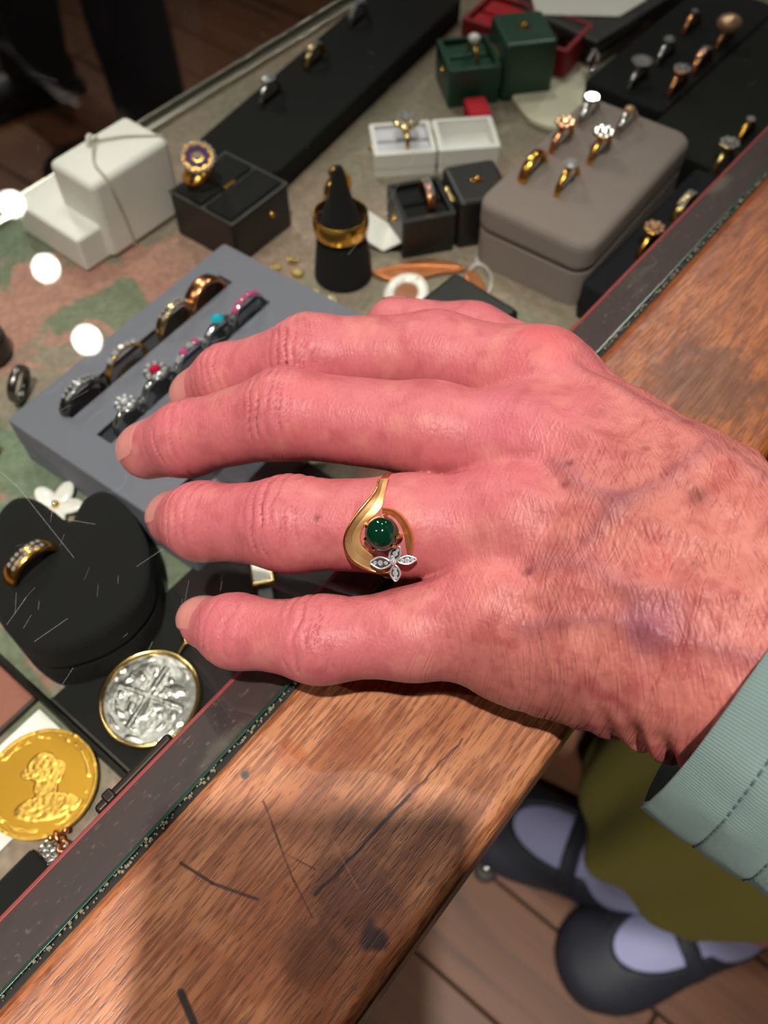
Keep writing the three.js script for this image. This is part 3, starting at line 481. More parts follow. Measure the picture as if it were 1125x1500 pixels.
{
  const c = thing('coin_pendant', 'old hammered silver coin with a cross in a gold bezel', 'coin pendant', [38.5, -77, -135.5], 0.35);
  c.rotation.x = 0.05;
  const bar = (d, w) => 1 - sstep(w * 0.5, w, Math.abs(d));
  const rel = (x, z, r) => { const e = r / 16.4; let h = 0.3 * (fbm(x / 2.2 + 9, z / 2.2, 4) - 0.5) + 0.1 * (noise(x * 1.4, z * 1.4, 7) - 0.5); h += 0.6 * Math.max(bar(z - 0.12 * x + 1, 1.1) * (Math.abs(x) < 12 ? 1 : 0), bar(x - 0.5, 1.0) * (Math.abs(z) < 12.5 ? 1 : 0)); h += 0.45 * sstep(0.5, 0.75, noise(x / 2.1 + 3, z / 2.1, 2)) * (1 - bar(r - 13, 1.4)) * sstep(2.5, 4, Math.min(Math.abs(x - 0.5), Math.abs(z - 0.12 * x + 1)) + 1.6); return h * (1 - sstep(0.9, 1, e)); };
  part(c, 'coin', coinFace(16.6, rel, 1.6).scale(1, 1, 0.97), std([188, 186, 180], 0.36, { metalness: 1 })); part(c, 'coin_back', tr(new THREE.CylinderGeometry(16.6, 16.6, 1.4, 64), 0, 0.8, 0).scale(1, 1, 0.97), std([170, 168, 160], 0.4, { metalness: 1 }));
  part(c, 'bezel', [new THREE.TorusGeometry(17, 1.15, 10, 72).rotateX(Math.PI / 2).scale(1, 1.4, 0.97).translate(0, 1.3, 0)], paleGold, 'thin gold bezel');
  const l = part(c, 'bail', [tr(new THREE.CylinderGeometry(0.7, 0.7, 5, 10), 20, 1.3, 0, 0, 0, Math.PI / 2), tr(new THREE.TorusGeometry(1.7, 0.65, 8, 20), 23.4, 1.4, 0, 0, Math.PI / 2)], paleGold); l.rotation.y = -0.1;
  const g = thing('coin_pendant', 'large yellow gold coin with worn bust relief', 'coin pendant', [-4, -77.6, -141.5], -0.6);
  const E2 = (x, z, cx, cz, rx, rz, a) => { const dx = x - cx, dz = z - cz, u = (dx * Math.cos(a) + dz * Math.sin(a)) / rx, v = (-dx * Math.sin(a) + dz * Math.cos(a)) / rz; return 1 - sstep(0.75, 1.05, Math.hypot(u, v)); };
  const bust = (x, z) => Math.max(E2(x, z, 1, -5, 5.6, 5.8, 0.2), E2(x, z, -4.2, -4, 2.4, 2.2, 0.4) * 0.8, E2(x, z, 5, -2, 3.4, 5, 0.5) * 0.8, E2(x, z, 1.4, 2.4, 4.4, 5, -0.2) * 0.9, E2(x, z, 1.2, 8.6, 11.4, 5, 0.1) * 0.9);
  const grel = (x, z, r) => { const e = r / 18; let h = 0.55 * bust(x, z) + 0.2 * fbm(x / 1.6, z / 1.6, 6) + 0.3 * bust(x, z) * noise(x / 1.1, z / 1.1, 9); const a = Math.atan2(z, x); h += 0.5 * sstep(0.8, 0.83, e) * (1 - sstep(0.9, 0.92, e)) * sstep(0.35, 0.6, noise(a * 9 + 40, r * 0.9, 5)); h += 0.7 * sstep(0.93, 0.955, e) * (0.75 + 0.25 * Math.sign(Math.sin(a * 60))); return h; };
  part(g, 'coin', coinFace(18.2, grel, 1.6), std([226, 178, 84], 0.42, { metalness: 1 })); part(g, 'coin_back', tr(new THREE.CylinderGeometry(18.2, 18, 2, 72), 0, 1, 0), std([226, 170, 62], 0.4, { metalness: 1 }));
  const bail = part(g, 'bail', [tr(new THREE.TorusGeometry(2.2, 0.8, 8, 20), 19.6, 1.6, 0, 0.2), tr(new THREE.SphereGeometry(1.1, 10, 8), 18.6, 2, 2.4), tr(new THREE.SphereGeometry(1.1, 10, 8), 18.6, 2, -2.4), tr(new THREE.TorusGeometry(1.6, 0.7, 8, 18), 23, 1.6, 0, Math.PI / 2)], roseGold); bail.rotation.y = -1.35;
}
// ---------------------------------------------------------------- the customer: left hand on the glass, sleeve, skirt, shoes
const FN = {
  index: [[148.9, 38, -67.9, 13.2], [141, 36, -96.2, 11.2], [121.6, 31, -125.8, 11.2], [109, 17, -148.4, 9.6], [103.5, 8.8, -157.3, 8.2]],
  middle: [[127.5, 40, -57.5, 12.9], [116.9, 39, -80.3, 11.6], [100.7, 34, -115.3, 11.3], [84.8, 19, -140.1, 9.8], [78.8, 9.2, -153.1, 8.5]],
  ring: [[107.9, 38, -48.4, 12], [93.7, 34, -68.4, 11.7], [78.2, 28, -94.1, 11.2], [68.5, 17, -118.5, 9.6], [67.5, 9, -129.4, 7.9]],
  pinky: [[89.1, 30, -40, 11.7], [75.3, 26, -51.6, 10.2], [60.9, 22, -69.5, 9.5], [52, 14, -90.2, 8.4], [50.6, 8, -100.5, 6.9]],
  thumb: [[149, 26, -36, 16], [167, 19, -72, 13.2], [168, 15.5, -102.3, 11.4], [161.5, 11.5, -127, 9.6]],
};
const V = (a, b) => [b[0] - a[0], b[1] - a[1], b[2] - a[2]], dot = (a, b) => a[0] * b[0] + a[1] * b[1] + a[2] * b[2], len = (a) => Math.hypot(...a), unit = (a) => { const l = len(a); return a.map((q) => q / l); }, cross = (a, b) => [a[1] * b[2] - a[2] * b[1], a[2] * b[0] - a[0] * b[2], a[0] * b[1] - a[1] * b[0]];
const fingers = Object.entries(FN).map(([name, j]) => ({ name, j, f: chain(j, 5) }));
for (const F of fingers) {    // crease frames: at each joint the axis, and the dorsal direction
  F.crease = F.name === 'thumb' ? [] : [2, 3].map((i) => { const a = unit([0, 1, 2].map((k) => F.j[i + 1 > 4 ? 4 : i + 1][k] - F.j[i - 1][k])), up = unit([0, 1, 2].map((k) => (k === 1 ? 1 : 0) - a[1] * a[k])); return { c: F.j[i], a, up, r: F.j[i][3], deep: i === 2 ? 1 : 0.6 }; });
}
const metas = [
  [[148.9, 38, -67.9, 12.2], [136.8, 44, -39.6, 13.8], [130.6, 46, -18.3, 15.2]], [[129, 38, -58.1, 12.6], [123.1, 45, -31.6, 13.6], [121.4, 47, -12.7, 14.6]],
  [[109.2, 36, -48.9, 12.2], [109.5, 43, -25.5, 13.2], [111.7, 46, -7.9, 14.4]], [[90, 28, -40.4, 12.2], [95.7, 36, -19.8, 13.6], [101.2, 42, -3.4, 14.2]],
  [[132, 26, -58, 12], [112, 28, -20, 14]], [[88, 22, -32, 13], [100, 28, 0, 14]], [[146, 28, -40, 14], [128, 34, -10, 15]],
].map((m) => chain(m, 8));
const wristB = [[[100, 41, -6, 15], [101, 44, 20, 17.5], [112, 78, 90, 24], [142, 150, 190, 36]], [[131, 46, -16, 15.5], [131, 47, 16, 16.5], [138, 82, 90, 26], [156, 168, 205, 38]], [[116, 44, -10, 17], [117, 47, 16, 21], [125, 80, 90, 28]]].map((m) => chain(m, 8));
const knuckle = [[146.5, 45, -66.5, 8.4], [125.5, 47.5, -55.5, 8.2], [105.5, 44.5, -46.5, 7.6], [86.5, 36.5, -39, 7.2]];
const tendons = [[[147, -66], [131, -14]], [[126, -56], [121, -9]], [[106.5, -47], [112, -5]], [[88, -39], [103, 0]]];
const veins = [[[145.4, -57.7], [140.6, -39.9], [137.9, -24.3], [133.7, -8.9], [134, 8]], [[101.9, -28.6], [111.4, -27.8], [119.2, -22.4], [132.1, -19.5]], [[95.7, -36.3], [97.7, -26], [96.1, -15.4], [90.4, -6], [94.5, 3.6], [97, 18]], [[117, -46], [112, -36], [111.4, -27.8]], [[84, -30], [90, -18], [92, -6]]];
const segDist = (x, z, a, b) => { const dx = b[0] - a[0], dz = b[1] - a[1], t = clamp(((x - a[0]) * dx + (z - a[1]) * dz) / (dx * dx + dz * dz)); return Math.hypot(x - a[0] - dx * t, z - a[1] - dz * t); };
const lineDist = (x, z, l) => { let d = 1e9; for (let i = 1; i < l.length; i++) d = Math.min(d, segDist(x, z, l[i - 1], l[i])); return d; };
function handBase(x, y, z) {
  let d = 1e9; for (const F of fingers) { const q = F.f(x, y, z); d = smin(d, q, 1.4); }
  let p = metas[0](x, y, z); for (let i = 1; i < metas.length; i++) p = smin(p, metas[i](x, y, z), 11);
  for (const w of wristB) p = smin(p, w(x, y, z), 14);
  for (const k of knuckle) p = smin(p, Math.hypot(x - k[0], y - k[1], z - k[2]) - k[3], 7);
  return smin(d, p, 8);
}
function handField(x, y, z) {
  let d = handBase(x, y, z);
  if (Math.abs(d) > 4) return d;
  if (y > 30) {    // dorsum: tendons, veins, loose skin
    const on = sstep(-66, -52, z) * (1 - sstep(6, 26, z)) * sstep(34, 46, y);
    if (on > 0) { for (const t of tendons) { const q = segDist(x, z, t[0], t[1]); d -= 0.75 * on * Math.exp(-q * q / 5); } for (const v of veins) { const q = lineDist(x, z, v); d -= 0.5 * on * Math.exp(-q * q / 3.2); } d += on * 1.0 * (fbm(x / 9, y / 9, z / 9, 2) - 0.5); }
  }
  const h = -0.26 * x - 0.965 * z, p = 0.965 * x - 0.26 * z;      // along and across the hand
  const wr = sstep(-48, -8, z);
  if (wr > 0) { const n = noise(p / 16 + 3, h / 3.0 + 1.1 * noise(p / 7, h / 9, 5), y / 14); d += wr * 1.0 * (n - 0.5); const fold = sstep(-14, 12, z) * (1 - sstep(36, 48, y)) * (1 - sstep(98, 116, x)); if (fold > 0) d += fold * 1.3 * Math.sin((z * 0.92 + y * 0.35 + 2 * noise(x / 6, y / 6, 2)) * 0.95); }
  for (const F of fingers) for (const c of F.crease) {
    const q = [x - c.c[0], y - c.c[1], z - c.c[2]], s = dot(q, c.a); if (Math.abs(s) > 14) continue;
    const u = dot(q, c.up), lat = Math.hypot(q[0] - s * c.a[0], q[1] - s * c.a[1], q[2] - s * c.a[2]); if (lat > c.r + 4 || u < 0) continue;
    const dorsal = sstep(0.1, 0.6, u / c.r), w = s + 2.6 * (noise(x / 6, z / 6, y / 6 + 9) - 0.5);
    let g = 0; for (const [o, k] of [[-6.2, 0.5], [-3.4, 0.85], [-0.6, 0.7], [2, 1], [5, 0.6], [7.8, 0.35]]) { const e = (w - o) / 0.55; g += k * Math.exp(-e * e) * sstep(0.2, 0.55, noise(x / 7 + o * 7, y / 7, z / 7)); }
    d += dorsal * c.deep * (0.62 * g - 0.35 * Math.exp(-s * s / 30));
  }
  return d;
}
const spots = [[117, -42.4, 1.1, 0.75, [86, 27, 32]], [93.5, -35.9, 0.9, 0.8, [72, 25, 28]], [119, -15.1, 2.1, 0.75, [100, 50, 39]], [99.6, -33.5, 2.8, 0.35, [117, 55, 59]], [93.8, -8.1, 6.2, 0.55, [115, 59, 79]], [103, -13.9, 3, 0.4, [160, 55, 55]], [90.5, -0.8, 3.4, 0.45, [135, 50, 52]], [111.2, -27.3, 4.2, 0.35, [124, 75, 82]], [78.5, -84.3, 0.9, 0.8, [99, 45, 41]], [90, -102.8, 3.8, 0.45, [158, 75, 66]], [92.3, -94.9, 1.7, 0.55, [126, 59, 52]], [102.9, -107.6, 7, 0.4, [185, 90, 93]], [66.8, -39.8, 2, 0.5, [144, 54, 55]], [122.5, -64.1, 8.5, 0.5, [185, 97, 111]], [142.7, -51.5, 6, 0.4, [183, 100, 93]], [108.3, -53.2, 6.5, 0.4, [189, 99, 106]], [87.7, -41.3, 7.5, 0.35, [187, 104, 104]], [148.4, -70.4, 8, 0.5, [194, 86, 88]], [126, -30, 1, 0.6, [108, 50, 45]], [112, -40, 0.9, 0.6, [108, 45, 45]], [132, -44, 1.2, 0.5, [135, 63, 59]], [106, -8, 1.1, 0.55, [111, 55, 46]]].map(([x, z, r, k, c]) => [x, z, r, k, srgb(...c)]);
const sk = { base: srgb(180, 104, 102), pink: srgb(182, 92, 101), tan: srgb(168, 98, 84), red: srgb(140, 55, 57), blue: srgb(124, 72, 84), pale: srgb(192, 122, 112) };
function skinColor(x, y, z) {
  const n1 = fbm(x / 14, y / 14, z / 14), n2 = fbm(x / 4.5 + 7, y / 4.5, z / 4.5, 3), n3 = fbm(x / 1.7, y / 1.7, z / 1.7 + 3, 2), back = sstep(-58, -22, z);
  let c = mix3(sk.base, sk.pink, (1 - back) * (0.35 + 0.5 * n1)); c = mix3(c, sk.tan, back * (0.3 + 0.6 * n1));
  c = mix3(c, sk.red, 0.55 * sstep(0.5, 0.75, n2) * (0.55 + 0.45 * back)); c = mix3(c, sk.pale, 0.45 * sstep(0.52, 0.75, fbm(x / 6, y / 6, z / 6 + 30, 3)));
  c = mix3(c, sk.red, 0.35 * sstep(0.56, 0.75, n3) * (0.4 + 0.6 * back));
  if (y > 34) for (const v of veins) { const q = lineDist(x, z, v); if (q < 5) c = mix3(c, sk.blue, 0.4 * Math.exp(-q * q / 4)); }
  for (const F of fingers) for (const k of F.crease) { const q = Math.hypot(x - k.c[0], y - k.c[1] - 4, z - k.c[2]); if (q < 18) c = mix3(c, sk.pink, 0.5 * Math.exp(-q * q / 90)); }
  for (const [a, b, r, k, s] of spots) { const q = Math.hypot(x - a, z - b) / r; if (q < 1.8) c = mix3(c, s, k * (1 - sstep(0.3, 1.5, q + 1.2 * (n2 - 0.5)))); }
  return c;
}
const skinBump = tex(1400, 1400, (u, v) => {
  const x = u * 220, z = -v * 220 + 30, h = -0.26 * x - 0.965 * z, p = 0.965 * x - 0.26 * z, back = sstep(-62, -20, z);
  const a = Math.abs(noise(p / 6, h / 0.7 + noise(p / 5, h / 5, 4) * 2.5) - 0.5), b = Math.abs(noise((p + 0.7 * h) / 4, (0.7 * p - h) / 0.6, 3) - 0.5), c = noise(p / 0.45, h / 0.45, 8);
  return 255 * clamp(0.25 + mix(0.35, 1.0, back) * (a * 0.8 + b * 0.7) + c * 0.16);
}, false);
const skin = std('white', 0.48, { vertexColors: true, bumpMap: skinBump, bumpScale: 0.0005, ior: 1.38 });
const plainSkin = () => sk.base;
const person = thing('person', 'person in teal shirt and olive skirt resting a ringed left hand on the glass', 'person', [0, 0, 0]);
{
  const handG = meshField(handField, [35, -4, -172], [190, 76, 60], 0.85, skinColor, (x, y, z) => [x / 220, -(z - 30) / 220]);
  // the rest of the body, coarser: head, neck, trunk, arms, legs
  const bodyBones = [
    chain([[306, 60, 160, 64], [306, -330, 126, 44], [302, -560, 152, 33], [312, -700, 156, 22]], 20), chain([[388, 60, 100, 64], [344, -330, 70, 44], [300, -560, 54, 33], [293, -700, 56, 22]], 20),
    chain([[346, 60, 130, 104], [346, 200, 130, 105], [342, 330, 128, 112], [338, 420, 124, 106]], 40), chain([[239, 450, 204, 50], [454, 450, 44, 50]], 20),
    chain([[222, 445, 212, 48], [160, 185, 212, 42], [148, 160, 195, 38], [134, 110, 130, 30]], 14), chain([[466, 445, 36, 48], [510, 200, 70, 40], [455, 20, 66, 26]], 14),
    chain([[338, 470, 120, 52], [328, 560, 110, 46]], 20), ellip(314, 640, 94, 78, 104, 84), ellip(270, 618, 50, 20, 24, 20),
  ];
  const body = (x, y, z) => { let d = 1e9; for (const b of bodyBones) d = smin(d, b(x, y, z), 26); const ex = (x - 262) * 0.8 - (z - 22) * -0.6; return d; };
  const bodyG = meshField(body, [60, -740, -90], [620, 770, 350], 13, plainSkin);
  const palm2 = chain([[450, 22, 66, 25], [444, -20, 64, 24], [440, -52, 62, 22]], 10), f2 = [[[452, -50, 40], 0], [[446, -56, 52], 1], [[440, -58, 64], 2], [[436, -54, 78], 3]].map(([a, i]) => chain([[...a, 9], [a[0] - 6, a[1] - 34, a[2] + 1, 8.4], [a[0] - 18, a[1] - 62 - (i === 1 || i === 2 ? 6 : 0), a[2] + 2, 7]], 3)), th2 = chain([[436, 0, 50, 13], [420, -34, 34, 11], [412, -60, 30, 9]], 4);
  const handR = meshField((x, y, z) => { let d = palm2(x, y, z); for (const q of f2) d = smin(d, q(x, y, z), 3); return smin(d, th2(x, y, z), 5); }, [395, -145, 0], [490, 55, 110], 4, plainSkin);
  const strip = (g) => { const n = g.toNonIndexed(); return n; };
  const bodyAll = mergeGeometries([handG, bodyG, handR].map(strip)).scale(K, K, K);
  const m = new THREE.Mesh(bodyAll, skin); m.name = 'body'; m.castShadow = m.receiveShadow = true; person.add(m);
  // fingernails
  const nailMat = std([190, 124, 116], 0.32, { clearcoat: 0.35, clearcoatRoughness: 0.25 });
  for (const F of fingers) {
    const n = F.j.length, T = F.j[n - 1], Q = F.j[n - 2], a = unit(V(Q, T)), ref = F.name === 'thumb' ? unit([0.9, 0.25, -0.2]) : [0, 1, 0], ra = dot(ref, a), up = unit([0, 1, 2].map((k) => ref[k] - ra * a[k])), b = cross(a, up), r = T[3], L = len(V(Q, T));
    const pos = [], idx = [], NU = 16, NV = 20;
    for (const lay of [0, 1]) for (let j = 0; j <= NV; j++) for (let i = 0; i <= NU; i++) {
      const v = mix(-5.2, 6.6, j / NV), s = i / NU * 2 - 1, e = (j / NV) * 2 - 1, uMax = r * 0.8 * Math.pow(1 - Math.pow(Math.abs(e), 4.5), 0.5) + 0.01, u = s * uMax;
      const rad = v < 0 ? r + (Q[3] - r) * (-v / L) : r - 0.045 * v * v, hgt = Math.sqrt(Math.max(0, (rad * 1.0) ** 2 - u * u)) + 0.15 - lay * 0.7 + (v < -3.4 ? (v + 3.4) * 0.25 : 0);
      pos.push(T[0] + a[0] * v + b[0] * u + up[0] * hgt, T[1] + a[1] * v + b[1] * u + up[1] * hgt, T[2] + a[2] * v + b[2] * u + up[2] * hgt);
    }
    const S = (NV + 1) * (NU + 1);
    for (let j = 0; j < NV; j++) for (let i = 0; i < NU; i++) { const q = j * (NU + 1) + i; idx.push(q, q + NU + 1, q + 1, q + 1, q + NU + 1, q + NU + 2); idx.push(S + q, S + q + 1, S + q + NU + 1, S + q + 1, S + q + NU + 2, S + q + NU + 1); }
    for (let i = 0; i < NU; i++) { const q = NV * (NU + 1) + i; idx.push(q, S + q, q + 1, q + 1, S + q, S + q + 1); }
    const g = new THREE.BufferGeometry(); g.setAttribute('position', new THREE.Float32BufferAttribute(pos, 3)); g.setIndex(idx); g.computeVertexNormals(); part(person, 'fingernail', g, nailMat);
  }
  // lofts
  const loft = (rings, closeEnds = false) => {
    const n = rings[0].length, pos = [], uv = [], idx = []; rings.forEach((r, j) => { for (let i = 0; i <= n; i++) { pos.push(...r[i % n]); uv.push(i / n, j / rings.length); } });
    for (let j = 0; j + 1 < rings.length; j++) for (let i = 0; i < n; i++) { const a = j * (n + 1) + i, b = a + n + 1; idx.push(a, a + 1, b, a + 1, b + 1, b); }
    const g = new THREE.BufferGeometry(); g.setAttribute('position', new THREE.Float32BufferAttribute(pos, 3)); g.setAttribute('uv', new THREE.Float32BufferAttribute(uv, 2)); g.setIndex(idx); g.computeVertexNormals(); return g;
  };
  // left sleeve: open cuff hanging a little below the wrist
  const shirtBump = tex(512, 512, (u, v) => 255 * (0.5 + 0.35 * Math.sin(u * Math.PI * 2 * 50) + 0.3 * (noise(u * 170, v * 170) - 0.5)), false, 7);
  const shirtMat = std([104, 124, 121], 0.85, { sheen: 0.3, sheenColor: new THREE.Color(0.6, 0.7, 0.66), sheenRoughness: 0.6, bumpMap: shirtBump, bumpScale: 0.00015 });
  const stations = [[115, 37, 10, 43, 32], [115, 39, 21, 44.5, 33.5], [115.4, 44, 43, 48, 38], [121, 70, 92, 52, 46], [138, 128, 165, 56, 54], [156, 186, 210, 58, 58]];
  const cv = new THREE.CatmullRomCurve3(stations.map((s) => new THREE.Vector3(s[0], s[1], s[2]))), NR = 80;
  const at = (t) => { const k = t * (stations.length - 1), i = Math.min(stations.length - 2, Math.floor(k)), q = k - i; return [mix(stations[i][3], stations[i + 1][3], q), mix(stations[i][4], stations[i + 1][4], q)]; };
  const sleevePoint = (t, ang, off) => {
    const c = cv.getPoint(t), d = cv.getTangent(t), lat = new THREE.Vector3(d.z, 0, -d.x).normalize(), up = new THREE.Vector3().crossVectors(d, lat), [rx, ry] = at(t), s = c.z - 10;
    const ca = Math.cos(ang), sa = Math.sin(ang), under = clamp(-sa);
    let w = 2.4 * Math.sin(ang * 3 + s * 0.06) * sstep(0, 40, s) + 2.4 * (noise(Math.cos(ang) * 2 + 5, Math.sin(ang) * 2, s / 26) - 0.5) + 1.0 * (noise(Math.cos(ang) * 7 + 5, Math.sin(ang) * 7, s / 11) - 0.5);
    const hem = 0.7 * (1 - sstep(20.5, 21.5, s)) - 0.5 * Math.exp(-(((s - 21) / 1.2) ** 2)) - 0.35 * Math.exp(-(((s - 11) / 1.0) ** 2));
    const x = ca * (rx + off + w + hem), y = sa * (ry + off + w + hem);
    const tilt = 7 * sa * (1 - sstep(0, 60, s));
    return [c.x + lat.x * x + up.x * y, c.y + lat.y * x + up.y * y, c.z + lat.z * x + up.z * y + tilt];
  };
  const rings = []; const TS = []; for (let j = 0; j <= 110; j++) TS.push(Math.pow(j / 110, 1.6));
  for (let j = 40; j >= 0; j--) rings.push(Array.from({ length: NR }, (_, i) => sleevePoint(TS[j], i / NR * Math.PI * 2, -1.6)));
  for (const t of TS) rings.push(Array.from({ length: NR }, (_, i) => sleevePoint(t, i / NR * Math.PI * 2, 0)));
  const sleeve = part(person, 'sleeve', loft(rings), shirtMat, 'teal ribbed cotton sleeve with open stitched cuff');
  const st = []; let tAt = (mm) => { let t = 0; while (cv.getPoint(t).z - 10 < mm) t += 0.0005; return t; };
  for (const mm of [11, 21]) { const t = tAt(mm); for (let i = 0; i < 110; i++) { const a0 = (i + 0.15) / 110 * Math.PI * 2, a1 = (i + 0.75) / 110 * Math.PI * 2; st.push(tube([sleevePoint(t, a0, 0.1), sleevePoint(t, (a0 + a1) / 2, 0.35), sleevePoint(t, a1, 0.1)], 0.22, 3, 5)); } }
  part(sleeve, 'stitching', st, std([62, 80, 84], 0.8), 'two rows of dark stitches');
  // shirt over trunk and upper arms
  const shirtF = (x, y, z) => { let d = 1e9; for (const b of [bodyBones[2], chS0, bodyBones[3], chS1, chS2]) d = smin(d, b(x, y, z), 30); return Math.max(d - 9, -12 - y, Math.hypot(x - 336, (y - 545) * 1.4, z - 116) < 60 ? 60 - Math.hypot(x - 336, (y - 545) * 1.4, z - 116) : -50); };
  const chS0 = chain([[330, 20, 142, 122], [364, 20, 120, 122]], 10), chS1 = chain([[222, 445, 212, 50], [162, 195, 213, 46]], 14), chS2 = chain([[466, 445, 36, 50], [510, 200, 70, 43], [478, 90, 67, 36]], 14);
  part(person, 'shirt', meshField(shirtF, [90, -30, -70], [610, 540, 330], 12), shirtMat);
  // skirt
  const skirtMat = std([134, 126, 54], 0.75, { sheen: 0.2, sheenColor: new THREE.Color(0.5, 0.5, 0.2) });
  const sk2 = [[-560, 318, 72, 94, 90], [-530, 320, 75, 96, 92], [-400, 332, 92, 112, 104], [-200, 342, 118, 126, 114], [-40, 348, 134, 138, 120], [60, 348, 134, 138, 122], [100, 348, 132, 132, 120]];
  const srings = []; const sring = (k, off) => { const i = Math.min(sk2.length - 2, Math.floor(k)), q = k - i, s = sk2[i].map((v, n) => mix(v, sk2[i + 1][n], q)); return Array.from({ length: 90 }, (_, n) => { const a = n / 90 * Math.PI * 2, fold = (1 - q * 0 - i / 7) * (5 * Math.sin(a * 7 + 0.6 * i) + 3 * Math.sin(a * 11 + 2)), rx = s[3] + off + fold, rz = s[4] + off + fold; const cx = rx * Math.cos(a), cz = rz * Math.sin(a); return [s[1] - 0.8 * cx + 0.6 * cz * -1, s[0] + 3 * Math.sin(a * 3), s[2] + 0.6 * cx - 0.8 * cz]; }); };
  for (let k = 2; k >= 0; k -= 0.25) srings.push(sring(k, -3)); for (let k = 0; k <= 6; k += 0.25) srings.push(sring(k, 0));
  const skirt = part(person, 'skirt', loft(srings), skirtMat, 'olive green skirt');
  part(skirt, 'waistband', loft([sring(5.7, 2), sring(5.8, 4), sring(5.95, 4), sring(6, 2)]), skirtMat);
  // shoes and socks, toe along local +x
  const ft = [ellip(-22, 32, 0, 42, 36, 33), ellip(46, 28, 0, 66, 34, 38), ellip(102, 20, 0, 50, 24, 45)], leg = chain([[-8, 60, 0, 32], [-10, 190, 0, 42], [-10, 270, 0, 46]], 10);
  const foot = (x, y, z) => { let d = ft[0](x, y, z); d = smin(d, ft[1](x, y, z), 26); d = smin(d, ft[2](x, y, z), 26); return d; };
  const sockF = (x, y, z) => Math.max(smin(foot(x, y, z), leg(x, y, z), 30), 4 - y, y - 255), open = ellip(54, 80, 0, 62, 56, 33);
  const shoeF = (x, y, z) => { const o = foot(x, y, z) - 6; return Math.max(o, -open(x, y, z), y - 62, 1 - y); };
  const strapF = (x, y, z) => { const o = smin(foot(x, y, z), leg(x, y, z), 30); return Math.max(Math.abs(o - 5) - 2.4, Math.abs(x - 42 - (y - 60) * 0.2) - 8.5, 34 - y); };
  const sg = meshField(sockF, [-80, 0, -60], [160, 262, 60], 5), hg = meshField(shoeF, [-80, -2, -62], [170, 70, 62], 4), tg = meshField(strapF, [0, 20, -62], [100, 110, 62], 3.2), sole = slab(smooth([[-62, -22], [-30, -34], [20, -33], [70, -42], [110, -48], [145, -32], [156, 0], [145, 32], [110, 46], [70, 36], [20, 28], [-30, 32], [-62, 20], [-68, 0]], 60), 0, 9, 2);
  const sockMat = std([158, 160, 198], 0.85), shoeMat = std([36, 38, 48], 0.6), soleMat = std([30, 29, 30], 0.7);
  for (const [x, z, fx, fz] of [[314, 157, -0.82, -0.57], [293, 56, -0.22, -0.975]]) {
    const ry = Math.atan2(-fz, fx);
    for (const [n, g, mt] of [['sock', sg, sockMat], ['shoe', hg, shoeMat]]) { const p = part(person, n, g, mt); p.position.set(x * K, FY * K, z * K); p.rotation.y = ry; if (n === 'shoe') { part(p, 'strap', tg, shoeMat); part(p, 'sole', sole, soleMat); part(p, 'buckle', rbox(7, 9, 2, 0.6, 42, 46, 44), silver); } }
  }
  // head: hair, eyes, mouth (out of the picture)
  const hairF = (x, y, z) => { const d = ellip(320, 652, 100, 88, 110, 92)(x, y, z), face = (x - 290) * -0.6 + (z - 62) * -0.8; return Math.max(d, -(ellip(272, 606, 46, 62, 88, 62)(x, y, z)), 545 - y); };
  const hair = part(person, 'hair', meshField(hairF, [214, 530, -10], [440, 780, 215], 8), std([188, 184, 178], 0.7)); hair.userData.label = 'short grey hair';
  for (const s of [-1, 1]) part(person, 'eye', tr(new THREE.SphereGeometry(11, 14, 10), 271 + s * -22, 648, 36 + s * 18), std([235, 232, 226], 0.2));
  part(person, 'mouth', tr(new THREE.SphereGeometry(10, 14, 8).scale(2, 0.5, 0.8), 260, 585, 36, 0, 0.64), std([176, 84, 80], 0.5));
}

